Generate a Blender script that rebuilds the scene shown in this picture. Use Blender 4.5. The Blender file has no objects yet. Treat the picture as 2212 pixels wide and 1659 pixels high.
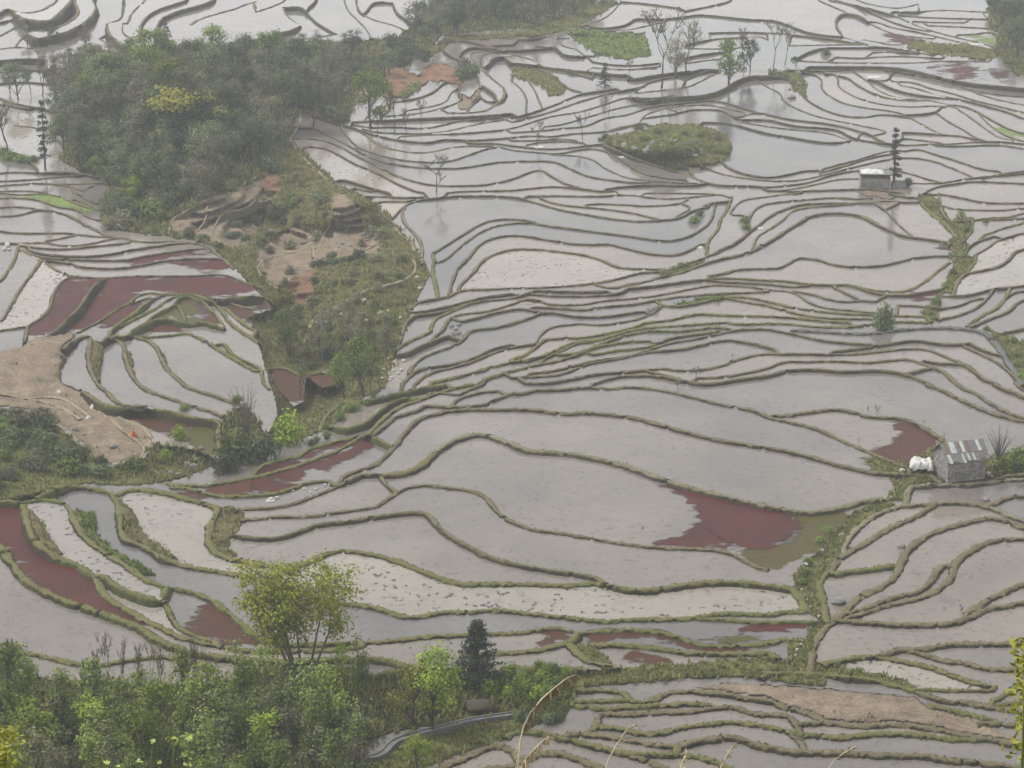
import bpy, bmesh, math, random
import numpy as np
from mathutils import Vector, Matrix, noise

# ------------------------------------------------------------------ camera, sky, sun, exposure
PW, PH = 2212.0, 1659.0            # units in which the terrace outlines were surveyed
PITCH = math.radians(18.7)
HFOV = math.radians(24.0)
CAM_H = 80.6
FOC = PW / 2 / math.tan(HFOV / 2)

scene = bpy.context.scene
col = scene.collection
cam_data = bpy.data.cameras.new('camera')
cam = bpy.data.objects.new('camera', cam_data)
col.objects.link(cam)
cam.location = (0, 0, CAM_H)
cam.rotation_euler = (math.pi / 2 - PITCH, 0, 0)
cam_data.sensor_fit = 'HORIZONTAL'
cam_data.angle = HFOV
cam_data.clip_start = 0.2
cam_data.clip_end = 9000
scene.camera = cam

SUN_EL, SUN_AZ = math.radians(58), math.radians(-70)    # azimuth measured from +Y (view direction) towards +X
world = bpy.data.worlds.new('World')
scene.world = world
world.use_nodes = True
wn = world.node_tree.nodes
wl = world.node_tree.links
sky = wn.new('ShaderNodeTexSky')
sky.sky_type = 'NISHITA'
sky.sun_disc = False
sky.sun_elevation = SUN_EL
sky.sun_rotation = SUN_AZ
sky.altitude = 1600
sky.air_density = 1.0
sky.dust_density = 2.0
sky.ozone_density = 1.0
hs = wn.new('ShaderNodeHueSaturation')
hs.inputs['Saturation'].default_value = 0.06
wl.new(sky.outputs[0], hs.inputs['Color'])
bg = wn['Background']
wl.new(hs.outputs[0], bg.inputs[0])
bg.inputs[1].default_value = 0.15

sun_d = bpy.data.lights.new('sun', 'SUN')
sun_d.energy = 1.5
sun_d.angle = math.radians(14)
sun_d.color = (1.0, 0.96, 0.9)
sun = bpy.data.objects.new('sun', sun_d)
col.objects.link(sun)
sdir = Vector((math.sin(SUN_AZ) * math.cos(SUN_EL), math.cos(SUN_AZ) * math.cos(SUN_EL), math.sin(SUN_EL)))
sun.rotation_euler = sdir.to_track_quat('Z', 'Y').to_euler()
sun.location = sdir * 200

vs = scene.view_settings
vs.view_transform = 'Standard'
vs.look = 'None'
vs.gamma = 1.0
vs.use_curve_mapping = False
vs.exposure = 0.7
scene.cycles.max_bounces = 6
scene.cycles.volume_bounces = 1
scene.cycles.transparent_max_bounces = 4

HAZE_DENSITY = 0.00045
rng = random.Random(7)
nrg = np.random.default_rng(7)

# ------------------------------------------------------------------ survey helpers
FWD = np.array([0, math.cos(PITCH), -math.sin(PITCH)])
UPV = np.array([0, math.sin(PITCH), math.cos(PITCH)])


def ray(px, py):
    px = np.asarray(px, float); py = np.asarray(py, float)
    x = (px - PW / 2) / FOC
    y = (PH / 2 - py) / FOC
    d = np.stack([x, FWD[1] + UPV[1] * y, FWD[2] + UPV[2] * y], -1)
    return d


def at_z(px, py, z):
    d = ray(px, py)
    t = (np.asarray(z, float) - CAM_H) / d[..., 2]
    p = d * t[..., None]
    p[..., 2] = z
    return p


# relief: gentle valley side + wooded knoll, gully and steeper slopes
BUMPS = [  # px, py, height, radius across, radius along view
    (250, 150, 0.6, 25, 30), (90, 0, 2.6, 30, 45), (450, 0, 0.8, 30, 40), (1050, 30, 1.0, 16, 30),
    (600, 470, -1.6, 9, 20), (630, 600, -1.6, 7, 14), (680, 760, -1.4, 7, 11), (650, 880, -1.3, 6, 9),
    (480, 980, -1.1, 7, 6), (300, 1030, -0.6, 8, 5), (0, 780, 1.8, 12, 18), (60, 620, 0.6, 10, 20),
    (-40, 1130, 0.9, 12, 14), (560, 1180, -0.3, 8, 12), (1080, 130, 0.8, 10, 25),
]
LAND_BUMPS = [(370, 250, 6.0, 14, 24), (1420, 318, 2.2, 7, 9), (1440, 330, 1.0, 4, 5), (560, 455, -1.6, 5, 8), (470, 430, 2.2, 6, 10), (735, 440, 3.2, 5, 9), (640, 500, -1.5, 4, 7), (640, 660, -3.0, 5, 11), (680, 790, -2.4, 5, 8), (790, 600, 1.2, 5, 10), (100, 960, -0.8, 8, 6)]
_b = []
for bx_, by_, bh, rx, ry in BUMPS:
    q = at_z(bx_, by_, 0.0)
    _b.append((q[0], q[1], bh, rx, ry))


def zbase(x, y):
    z = 0.0095 * (y - 215)
    for cx, cy, bh, rx, ry in _b:
        z = z + bh * np.exp(-((x - cx) / rx) ** 2 - ((y - cy) / ry) ** 2)
    return z


def on_base(px, py):
    z = np.zeros(np.shape(px))
    for _ in range(14):
        p = at_z(px, py, z)
        z = 0.5 * z + 0.5 * zbase(p[..., 0], p[..., 1])
    return at_z(px, py, z)


# ------------------------------------------------------------------ materials
MATS = {}


def new_mat(name):
    m = bpy.data.materials.new(name)
    m.use_nodes = True
    nt = m.node_tree
    for n in list(nt.nodes):
        nt.nodes.remove(n)
    out = nt.nodes.new('ShaderNodeOutputMaterial')
    b = nt.nodes.new('ShaderNodeBsdfPrincipled')
    nt.links.new(b.outputs[0], out.inputs[0])
    MATS[name] = m
    return m, nt, b, out


def N(nt, t, **kw):
    n = nt.nodes.new(t)
    for k, v in kw.items():
        if k.startswith('i_'):
            key = k[2:]
            n.inputs[int(key) if key.isdigit() else key].default_value = v
        else:
            setattr(n, k, v)
    return n


def ramp(nt, src, stops):
    r = nt.nodes.new('ShaderNodeValToRGB')
    el = r.color_ramp.elements
    while len(el) < len(stops):
        el.new(0.5)
    for e, (p, c) in zip(el, stops):
        e.position = p
        e.color = (c[0], c[1], c[2], 1) if not isinstance(c, (int, float)) else (c, c, c, 1)
    nt.links.new(src, r.inputs[0])
    return r


def mixc(nt, fac, a, b, blend='MIX'):
    m = nt.nodes.new('ShaderNodeMix')
    m.data_type = 'RGBA'
    m.blend_type = blend
    for sock, v in ((0, fac), (6, a), (7, b)):
        if hasattr(v, 'is_output'):
            nt.links.new(v, m.inputs[sock])
        elif isinstance(v, (int, float)):
            m.inputs[sock].default_value = v
        else:
            m.inputs[sock].default_value = (*v, 1)
    return m.outputs[2]


def wpos(nt):
    return nt.nodes.new('ShaderNodeNewGeometry').outputs['Position']


def noise_tex(nt, scale, detail=4, rough=0.55, src=None):
    n = N(nt, 'ShaderNodeTexNoise', i_Scale=scale, i_Detail=detail, i_Roughness=rough)
    nt.links.new(src if src is not None else wpos(nt), n.inputs['Vector'])
    return n.outputs['Fac']


def bump(nt, b, h, strength=0.3, dist=0.1):
    bm_ = N(nt, 'ShaderNodeBump', i_Strength=strength, i_Distance=dist)
    nt.links.new(h, bm_.inputs['Height'])
    nt.links.new(bm_.outputs[0], b.inputs['Normal'])


def water_mat(name, c1, c2, c3, speck=0.0, rough=0.10):
    m, nt, b, out = new_mat(name)
    oi = nt.nodes.new('ShaderNodeObjectInfo')
    r = ramp(nt, oi.outputs['Random'], [(0, c1), (0.5, c2), (1, c3)])
    n1 = noise_tex(nt, 0.07, 5, 0.6)
    c = mixc(nt, 0.38, r.outputs[0], ramp(nt, n1, [(0.32, (0.10, 0.098, 0.096)), (0.68, (0.30, 0.275, 0.24))]).outputs[0])
    n2 = noise_tex(nt, 0.8, 6, 0.7)
    c = mixc(nt, ramp(nt, n2, [(0.52, 0), (0.72, 0.45)]).outputs[0], c, (0.11, 0.105, 0.095))
    if speck:
        mp = N(nt, 'ShaderNodeMapping')
        mp.inputs['Scale'].default_value = (1.0, 0.8, 1)
        nt.links.new(wpos(nt), mp.inputs[0])
        n3 = noise_tex(nt, 1.9, 2, 0.5, mp.outputs[0])
        n4 = noise_tex(nt, 0.12, 2)
        mul = N(nt, 'ShaderNodeMath', operation='MULTIPLY')
        nt.links.new(ramp(nt, n3, [(0.60, 0), (0.66, 1)]).outputs[0], mul.inputs[0])
        nt.links.new(ramp(nt, n4, [(0.40, 0.15), (0.55, speck)]).outputs[0], mul.inputs[1])
        c = mixc(nt, mul.outputs[0], c, (0.055, 0.05, 0.04))
    nt.links.new(c, b.inputs['Base Color'])
    b.inputs['Roughness'].default_value = rough
    b.inputs['IOR'].default_value = 1.33
    bump(nt, b, noise_tex(nt, 1.6, 3), 0.05, 0.05)
    return m


water_mat('muddy_water', (0.25, 0.21, 0.172), (0.205, 0.178, 0.153), (0.165, 0.152, 0.142), 0.4)
water_mat('pale_mud_water', (0.37, 0.325, 0.265), (0.335, 0.305, 0.265), (0.39, 0.345, 0.285), 1.0)
water_mat('cream_water', (0.42, 0.34, 0.24), (0.40, 0.33, 0.25), (0.43, 0.36, 0.26), 0.0)
water_mat('steel_water', (0.132, 0.129, 0.127), (0.145, 0.141, 0.137), (0.122, 0.120, 0.119), 0.25)


def weed_mat(name, ca, cb, soft=1.5):
    m, nt, b, out = new_mat(name)
    n1 = noise_tex(nt, 0.16, 5, 0.6)
    c = mixc(nt, ramp(nt, n1, [(0.35, 0), (0.65, 1)]).outputs[0], ca, cb)
    n2 = noise_tex(nt, 2.5, 4)
    c = mixc(nt, ramp(nt, n2, [(0.4, 0), (0.8, 0.4)]).outputs[0], c, (0.05, 0.04, 0.03))
    nt.links.new(c, b.inputs['Base Color'])
    b.inputs['Roughness'].default_value = 0.5
    b.inputs['Specular IOR Level'].default_value = 0.1
    bump(nt, b, n2, 0.3, 0.05)
    at_ = N(nt, 'ShaderNodeAttribute', attribute_name='cover')
    mp = N(nt, 'ShaderNodeMapping')
    mp.inputs['Scale'].default_value = (0.55, 1.0, 1)
    nt.links.new(wpos(nt), mp.inputs[0])
    n3 = noise_tex(nt, 0.55, 6, 0.68, mp.outputs[0])
    mr = N(nt, 'ShaderNodeMapRange', i_1=0.3, i_2=0.7, i_3=-0.5, i_4=0.5)
    nt.links.new(n3, mr.inputs[0])
    ma = N(nt, 'ShaderNodeMath', operation='MULTIPLY_ADD', i_1=soft)
    nt.links.new(mr.outputs[0], ma.inputs[0])
    nt.links.new(at_.outputs['Fac'], ma.inputs[2])
    al = ramp(nt, ma.outputs[0], [(0.30, 0), (0.72, 1)])
    tr = nt.nodes.new('ShaderNodeBsdfTransparent')
    mx = nt.nodes.new('ShaderNodeMixShader')
    nt.links.new(al.outputs[0], mx.inputs[0])
    nt.links.new(tr.outputs[0], mx.inputs[1])
    nt.links.new(b.outputs[0], mx.inputs[2])
    nt.links.new(mx.outputs[0], out.inputs[0])
    return m


weed_mat('red_weed', (0.095, 0.018, 0.013), (0.062, 0.017, 0.014))
weed_mat('brown_weed', (0.095, 0.030, 0.015), (0.065, 0.028, 0.015))
weed_mat('olive_weed', (0.085, 0.09, 0.018), (0.085, 0.06, 0.016))
weed_mat('rice_seedlings', (0.20, 0.28, 0.05), (0.15, 0.22, 0.045))

# banks: earth faces, grassy tops
def bank_mat(name, top1, top2, face, green, gamt=0.5):
    m, nt, b, out = new_mat(name)
    g = nt.nodes.new('ShaderNodeNewGeometry')
    sx = nt.nodes.new('ShaderNodeSeparateXYZ')
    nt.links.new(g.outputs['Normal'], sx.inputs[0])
    n1 = noise_tex(nt, 0.35, 4, 0.6)
    n2 = noise_tex(nt, 3.0, 5, 0.7)
    tops = mixc(nt, ramp(nt, n1, [(0.35, 0), (0.65, 1)]).outputs[0], top1, top2)
    gr = ramp(nt, noise_tex(nt, 0.11, 4, 0.65), [(0.45, 0), (0.62, gamt)])
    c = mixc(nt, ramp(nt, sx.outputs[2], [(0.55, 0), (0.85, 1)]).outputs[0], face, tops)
    c = mixc(nt, gr.outputs[0], c, green)
    c = mixc(nt, ramp(nt, n2, [(0.5, 0), (0.78, 0.6)]).outputs[0], c, (0.06, 0.055, 0.035))
    nt.links.new(c, b.inputs['Base Color'])
    b.inputs['Roughness'].default_value = 0.95
    b.inputs['Specular IOR Level'].default_value = 0.15
    bump(nt, b, n2, 0.8, 0.15)
    return m


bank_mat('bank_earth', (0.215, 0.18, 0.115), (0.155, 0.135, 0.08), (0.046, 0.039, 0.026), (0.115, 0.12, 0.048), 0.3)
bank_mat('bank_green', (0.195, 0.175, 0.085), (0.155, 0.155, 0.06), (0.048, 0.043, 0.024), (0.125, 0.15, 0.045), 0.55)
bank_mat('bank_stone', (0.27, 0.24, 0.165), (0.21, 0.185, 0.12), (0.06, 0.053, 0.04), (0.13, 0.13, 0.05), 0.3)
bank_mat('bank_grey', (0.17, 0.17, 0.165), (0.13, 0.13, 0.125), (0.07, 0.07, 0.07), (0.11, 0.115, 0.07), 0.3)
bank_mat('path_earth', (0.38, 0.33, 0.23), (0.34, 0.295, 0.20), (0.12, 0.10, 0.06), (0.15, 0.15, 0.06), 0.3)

# open land: base colour stored per vertex, broken up by noise
m, nt, b, out = new_mat('land')
at = N(nt, 'ShaderNodeAttribute', attribute_name='soil')
n1 = noise_tex(nt, 0.5, 6, 0.65)
n2 = noise_tex(nt, 4.0, 5, 0.7)
c = mixc(nt, 1.0, at.outputs['Color'], ramp(nt, n1, [(0.25, (0.55, 0.55, 0.55)), (0.75, (1.35, 1.3, 1.2))]).outputs[0], 'MULTIPLY')
c = mixc(nt, 0.6, c, ramp(nt, n2, [(0.3, (0.45, 0.45, 0.45)), (0.7, (1.4, 1.4, 1.4))]).outputs[0], 'MULTIPLY')
nt.links.new(c, b.inputs['Base Color'])
b.inputs['Roughness'].default_value = 0.95
b.inputs['Specular IOR Level'].default_value = 0.15
bump(nt, b, n2, 0.8, 0.2)


def plain(name, c1, c2, scale=3.0, rough=0.85, bstr=0.4, metallic=0.0):
    m, nt, b, out = new_mat(name)
    n1 = noise_tex(nt, scale, 5, 0.65)
    nt.links.new(mixc(nt, ramp(nt, n1, [(0.35, 0), (0.65, 1)]).outputs[0], c1, c2), b.inputs['Base Color'])
    b.inputs['Roughness'].default_value = rough
    b.inputs['Metallic'].default_value = metallic
    bump(nt, b, n1, bstr, 0.05)
    return m


def leaf_mat(name, dark, mid, light):
    m, nt, b, out = new_mat(name)
    g = nt.nodes.new('ShaderNodeNewGeometry')
    oi = nt.nodes.new('ShaderNodeObjectInfo')
    r = ramp(nt, g.outputs['Random Per Island'], [(0, dark), (0.55, mid), (1, light)])
    hsn = N(nt, 'ShaderNodeHueSaturation')
    mr = N(nt, 'ShaderNodeMapRange', i_3=0.55, i_4=1.5)
    nt.links.new(oi.outputs['Random'], mr.inputs[0])
    nt.links.new(mr.outputs[0], hsn.inputs['Value'])
    nt.links.new(r.outputs[0], hsn.inputs['Color'])
    nt.links.new(hsn.outputs[0], b.inputs['Base Color'])
    b.inputs['Roughness'].default_value = 0.7
    b.inputs['Specular IOR Level'].default_value = 0.2
    tr = nt.nodes.new('ShaderNodeBsdfTranslucent')
    nt.links.new(hsn.outputs[0], tr.inputs[0])
    mx = nt.nodes.new('ShaderNodeMixShader')
    mx.inputs[0].default_value = 0.3
    nt.links.new(b.outputs[0], mx.inputs[1])
    nt.links.new(tr.outputs[0], mx.inputs[2])
    nt.links.new(mx.outputs[0], out.inputs[0])
    return m


leaf_mat('leaf_dark', (0.068, 0.098, 0.052), (0.131, 0.165, 0.080), (0.215, 0.238, 0.107))
leaf_mat('leaf_olive', (0.122, 0.127, 0.081), (0.194, 0.194, 0.118), (0.302, 0.287, 0.172))
leaf_mat('leaf_mid', (0.084, 0.134, 0.034), (0.168, 0.235, 0.056), (0.280, 0.336, 0.090))
leaf_mat('leaf_fresh', (0.126, 0.189, 0.023), (0.252, 0.347, 0.042), (0.399, 0.452, 0.074))
leaf_mat('leaf_yellow', (0.17, 0.18, 0.03), (0.31, 0.32, 0.05), (0.44, 0.42, 0.08))
leaf_mat('leaf_conifer', (0.024, 0.042, 0.030), (0.048, 0.07, 0.048), (0.075, 0.10, 0.065))
leaf_mat('grass_mix', (0.094, 0.103, 0.040), (0.175, 0.175, 0.065), (0.300, 0.263, 0.131))
leaf_mat('leaf_grove', (0.22, 0.26, 0.03), (0.40, 0.45, 0.05), (0.55, 0.56, 0.09))
leaf_mat('leaf_sap', (0.11, 0.155, 0.035), (0.20, 0.265, 0.06), (0.32, 0.37, 0.10))
leaf_mat('dry_straw', (0.40, 0.32, 0.20), (0.55, 0.46, 0.31), (0.70, 0.62, 0.45))
plain('bark', (0.045, 0.038, 0.03), (0.09, 0.08, 0.065), 6.0)
plain('bark_pale', (0.10, 0.09, 0.075), (0.16, 0.145, 0.12), 6.0)
plain('stone', (0.16, 0.155, 0.145), (0.30, 0.29, 0.27), 2.5, 0.9, 0.7)
plain('stone_pale', (0.45, 0.43, 0.40), (0.60, 0.57, 0.52), 2.5, 0.9, 0.6)
plain('concrete', (0.13, 0.13, 0.135), (0.21, 0.21, 0.21), 1.5, 0.85, 0.4)

plain('sheet_grey', (0.14, 0.14, 0.145), (0.22, 0.22, 0.22), 5.0, 0.6, 0.2)
plain('sheet_white', (0.40, 0.40, 0.39), (0.62, 0.61, 0.59), 3.0, 0.55, 0.2)
plain('sheet_rust', (0.16, 0.10, 0.075), (0.24, 0.17, 0.13), 4.0, 0.8, 0.3)
plain('plastic', (0.55, 0.55, 0.53), (0.72, 0.71, 0.69), 2.0, 0.5, 0.3)
plain('plank', (0.12, 0.095, 0.065), (0.20, 0.16, 0.11), 4.0)
plain('interior_shade', (0.015, 0.014, 0.012), (0.03, 0.028, 0.024), 2.0)  # near-black colour standing in for shade inside the shed
plain('orange_cloth', (0.65, 0.16, 0.04), (0.78, 0.22, 0.06), 6.0)
plain('thatch', (0.05, 0.042, 0.032), (0.10, 0.085, 0.06), 5.0)
plain('bud_green', (0.38, 0.46, 0.10), (0.58, 0.62, 0.22), 30.0, 0.6, 0.1)
plain('stem_green', (0.13, 0.17, 0.05), (0.20, 0.24, 0.08), 30.0, 0.7, 0.1)
plain('near_leaf', (0.25, 0.27, 0.03), (0.40, 0.38, 0.05), 8.0, 0.6, 0.1)
plain('hut_stone_0', (0.27, 0.26, 0.245), (0.40, 0.385, 0.36), 3.0, 0.9, 0.5)
plain('hut_stone_1', (0.19, 0.185, 0.175), (0.30, 0.29, 0.275), 3.0, 0.9, 0.5)
plain('mortar', (0.09, 0.085, 0.075), (0.13, 0.125, 0.11), 4.0, 0.95, 0.4)
plain('straw', (0.62, 0.54, 0.38), (0.75, 0.68, 0.52), 20.0, 0.8, 0.1)
# ------------------------------------------------------------------ survey of the field banks
# one block per survey sheet (column,row); a leading "1.6|" widens a bank, "g|" grassy, "s|" stone-faced
SHEETS = {
(0, 0): """2.2|0,110 60,60 150,110 330,100 430,50 500,0
2.2|130,110 220,165 420,180 480,140 560,60 620,0
2|0,190 170,145 230,180
2|0,310 130,230 260,200
2|270,260 420,260 560,210 660,140 680,80 640,0
2|330,330 560,280 700,210 780,150 840,60 800,0
860,330 960,390 1060,415
2|930,200 930,280 1010,350 1100,400
2|930,200 1060,160 1080,0
1060,200 1050,280 1150,340 1280,400
1.6|1060,200 1110,200 1130,110 1260,0
1.6|1210,320 1220,180 1330,90 1470,40 1620,0
1.8|1340,300 1370,170 1500,100 1700,50 1850,0
2|1650,210 1700,170 1850,120 2010,80 2110,40 2212,10
140,390 200,310 270,270
0,420 150,400 300,420 420,400
0,520 200,500 400,510
0,620 120,600 300,610 480,590
0,720 200,700 420,720
0,840 120,890 360,930 440,950
0,895 120,910 250,935
130,1080 220,1090 350,1105
0,1300 130,1310 250,1370 320,1450
0,1490 130,1480 300,1490 540,1480 760,1500 880,1530
0,1560 250,1550 560,1520 760,1500
0,1600 120,1590 350,1575 600,1600 720,1650
360,1575 560,1590 800,1580 890,1575
720,1640 800,1600 890,1580
0,1650 200,1640 400,1659""",
(1, 0): """2|0,100 150,50 260,0
2|0,340 150,290 300,260 380,220
230,60 260,130 380,220
230,60 400,50 440,110 520,190 620,250 690,290
1.5|330,340 480,330 580,310 690,290
460,50 520,0
760,0 790,90 900,190 960,260 1000,330
870,0 880,80 950,140 1050,180 1180,210
960,80 1000,20 1090,10 1180,20
1180,20 1210,100 1280,150
1650,350 1850,350 2000,390 2150,440
1760,530 1750,470 1800,420 1900,400 2000,405 2212,440
1900,620 1920,560 1860,500 1850,460 1930,440 2100,440
1960,580 1940,480 2000,460 2212,470
2010,550 2030,500 2130,480 2212,490
2|1960,590 2030,670 2130,740 2160,790 2130,860 2030,930 1950,960 1800,975 1650,970
2080,850 2060,800 1970,740
1940,830 2000,880 2090,870
1820,960 1880,890 1940,830
1000,950 1150,890 1300,860 1450,830 1550,780 1620,710
1300,950 1500,920 1650,880 1680,800 1740,760
1060,1000 1300,990 1500,960 1700,900 1780,860 1760,790
830,1050 1000,1040 1200,1030 1400,1020 1650,1010 1900,1000 2212,975
820,1070 1000,1100 1200,1090 1450,1110 1600,1080 1750,1040 1900,1030 2000,1000
920,1110 1050,1140 1300,1150 1500,1150 1700,1120 1850,1080 1950,1060 2212,1030
1250,1175 1500,1160 1750,1150 2000,1130 2212,1120
1940,1060 1980,1020 2100,1010
1.4|380,940 450,960 560,1010 750,1070 900,1120 1050,1170 1250,1210 1500,1230 1600,1200 1750,1200 1900,1210 2212,1190
1800,1200 1850,1240 2050,1230 2212,1240
1.4|370,1095 500,1100 590,1150 730,1210 850,1280 950,1340 1100,1400 1300,1430 1500,1450 1780,1450 2000,1410 2100,1395 2212,1390
740,1090 790,1180 870,1260 950,1290
870,1270 1000,1310 1150,1360 1350,1390 1550,1400 1700,1385 1850,1330 1960,1290 2100,1260 2212,1290
900,1130 1000,1210 1100,1270 1250,1300 1400,1320 1550,1305 1700,1265 1900,1255 2050,1260
1.3|310,1190 450,1190 600,1210 730,1260 850,1330 950,1380 1150,1490 1350,1560 1550,1600 1850,1600 2000,1590 2212,1545
390,1340 390,1300 400,1270 500,1260 640,1290 750,1350 850,1410 1050,1490 1200,1570 1350,1640 1450,1659
660,1580 720,1540 860,1570 1000,1620 1150,1659
730,1659 720,1590 660,1560
780,1650 830,1615 920,1640 990,1650
1660,1659 1800,1645 2212,1640
1650,350 1600,420 1700,480 1760,530
2000,390 2212,380
1650,300 1900,300 2212,330
470,970 490,1050 480,1090""",
(2, 0): """0,1010 200,960 400,890 600,800 780,780 900,760
0,1050 200,1000 400,940 560,880 700,840 850,800 1000,770 1150,740
0,1100 200,1040 380,990 560,970 700,930 850,880 1000,830 1200,850 1400,820
280,1090 450,1070 600,1020 750,980 900,930 1100,900 1250,890
0,1140 300,1120 480,1100 640,1090 800,1010 1000,990 1150,930 1300,900 1450,890
0,1175 200,1165 350,1180 500,1150 700,1140 850,1130 1000,1090 1100,1060
0,1210 250,1210 400,1190 560,1210
0,1265 130,1270 300,1285 500,1275 700,1245 780,1240 900,1290 1100,1380 1300,1440 1500,1500 1690,1580 1850,1600 2100,1600 2212,1610
120,1250 250,1220 500,1215 620,1230
0,1300 200,1310 400,1330 600,1280 750,1280 900,1340 970,1400 1100,1480 1250,1530 1500,1550
330,1330 550,1340 700,1370 800,1450 950,1520 1100,1550 1300,1570 1600,1580
0,1390 200,1385 380,1390 480,1440 650,1520 850,1550 1050,1575 1200,1570
0,1550 150,1480 260,1460 330,1510 450,1580 580,1615
0,1645 180,1620 350,1605 580,1620 750,1645 900,1650
800,1630 950,1605 1200,1590 1450,1600 1700,1580
1650,1430 1750,1480 1900,1520 2212,1560
1780,1330 1830,1410 1900,1460 2050,1510 2212,1530
1530,1450 1560,1520 1640,1570
680,230 800,240 950,220 1020,190 1070,150 1250,165 1400,150 1500,140 1600,120 1750,130 2000,160 2212,170
620,220 750,180 850,120 910,50 940,5
930,10 1100,20 1300,45 1480,70 1500,100
1500,90 1650,60 1800,30 1900,0
800,265 1000,260 1200,210 1300,190
1700,280 2000,270 2212,280
1500,385 1600,360 1750,330 2000,320 2150,310 2212,340
1490,410 1700,420 1900,415 2050,400
1480,500 1600,470 1750,450 1900,440
1500,545 1650,520 1800,505
1530,620 1650,590 1800,600
1500,690 1600,640 1700,600
1.3|1080,800 1250,780 1400,770 1550,740 1700,660 1800,620
1050,790 1150,720 1280,680 1440,660
1130,870 1250,850 1400,830 1560,830 1700,810 1830,770 1920,700 2050,650 2212,640
1450,890 1600,870 1750,860 1880,890 2000,930 2120,965
1460,910 1700,900 1850,930 2000,970
1440,970 1550,940 1750,940 1850,960 1920,1010 2000,1000 2120,965 2212,980
1100,1060 1150,980 1300,940 1450,910
1130,1020 1250,1000 1330,990
840,1120 1000,1080 1150,1060
1650,1050 1850,1055 2000,1090 2212,1150
1950,1030 2212,1025
1980,1050 2212,1085
2080,680 2150,710 2212,750
200,400 380,400 420,450 480,480 700,480
380,340 450,400 560,420 620,470
0,540 250,560 300,580 700,620
200,590 350,640 480,760 600,790
0,470 150,500 250,560
450,600 700,680
1000,690 1250,640 1440,620
0,350 150,330 350,310 430,330
0,430 200,420 380,400
700,530 900,560 1100,560 1280,540
700,580 950,600 1250,590
720,620 900,640 1000,640
1000,600 1280,570
0,700 80,760 130,850 120,930
150,700 200,780 230,860""",
(3, 0): """0,170 60,170 200,220 320,270 480,300 640,310 750,350 860,380
0,280 200,295 450,320 620,345 760,370
180,390 420,385 700,380 860,385
2|640,300 600,250 580,180 620,120 690,110 800,130 870,190
430,0 560,50 690,110
520,0 700,30 830,110 870,150
570,0 850,60 950,140 1200,230 1400,270
850,60 1100,130 1300,230 1550,300 1800,360 1950,400
870,180 960,190 1080,240 1250,260 1450,310 1700,370 1900,420
900,210 1050,280 1200,310 1430,330
830,340 950,360 1100,390 1200,410
750,0 1000,60 1150,70 1300,30
1080,95 1300,100 1500,80 1850,100
1120,125 1400,150 1900,160
1250,180 1500,190 1700,190
1380,215 1600,225 1900,240
1640,295 1800,290 1900,270 1980,300
240,500 400,420 600,400 800,400 1000,400 1150,420 1400,470
580,490 800,500 900,490 1150,480 1500,500
250,520 400,530 700,540 900,540 1300,540 1500,520 1900,530
900,450 1100,440 1300,460
350,570 600,570 900,570 1100,580 1250,600 1400,640 1600,690 1800,720 2212,760
200,600 480,610 700,600 900,600 1050,600 1250,640
280,610 400,640 470,680 460,760 520,820 650,890 850,930 1050,950 1170,980
500,640 580,630 610,680 600,740 700,810 850,870 1050,910 1250,920 1400,910 1540,915
610,650 700,670 770,730 900,800 1050,850 1250,870 1400,860 1550,900 1650,940
720,600 850,690 950,780 1100,840 1300,860
860,680 960,690 1040,750 1200,800 1400,830 1600,850
1060,640 1040,690 960,690
1150,735 1300,760 1450,820 1700,860 1880,910 2000,940 2120,980 2212,1020
1080,700 1250,700 1400,760 1600,800 1800,870 1950,900 2212,970
1260,610 1270,650 1450,690 1700,750 1900,840 2212,905
1700,760 1950,810 2212,830
1550,900 1700,910 1830,970 1950,1040 2080,1110 2212,1150
1830,990 1920,1080 2030,1160 2212,1220
1180,990 1450,970 1490,920
1470,980 1560,1050 1680,1110 1800,1190 1880,1210
1640,940 1750,1010 1880,1110 1980,1180 2120,1210
330,850 400,900 500,950 650,1000 850,1010 960,980 1200,1000 1280,1040 1400,1110 1510,1165
120,850 180,900 300,960 450,1010 700,1060 1000,1120 1030,1140 930,1160
0,985 200,1030 420,1050 620,1080 800,1130 900,1160 950,1200 1000,1220
0,1025 130,1060 250,1085 500,1100 620,1120 700,1170 770,1200 900,1220 1100,1240
0,1095 200,1115 400,1130 550,1150 650,1190 700,1220
0,1150 200,1180 420,1220 600,1230 720,1210
770,1200 800,1150
1160,1140 1300,1140 1500,1160 1650,1165 1800,1200
1160,1190 1350,1210 1500,1230
1200,1250 1400,1240 1600,1240 1800,1220 2000,1215 2212,1240
1450,1250 1600,1260 1850,1250 2050,1250 2212,1280
1180,1300 1300,1280 1450,1330 1650,1390 1850,1460 2000,1475
1150,1360 1300,1360 1450,1390 1600,1450 1760,1520
0,1530 150,1510 300,1470 430,1465
480,1450 600,1420 800,1370 950,1320 1100,1290
450,1490 650,1430 900,1350 1100,1320
0,1560 200,1560 350,1540 500,1500 700,1450 900,1400 1100,1360
0,1620 250,1590 400,1560 550,1500 750,1470 900,1460 1080,1460 1250,1500 1400,1550 1500,1570
0,1640 180,1640 450,1580 620,1540 800,1540
1090,1550 1250,1580 1480,1580 1650,1550 1800,1530 2212,1490
1380,1640 1480,1600 1650,1580 1750,1560 2000,1570 2212,1580
1850,1540 2000,1500 2212,1470
180,1650 400,1640 700,1630 900,1630 1130,1659
120,850 110,800 0,750
0,660 150,660 210,690 220,760
330,850 300,800 290,750""",
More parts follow.
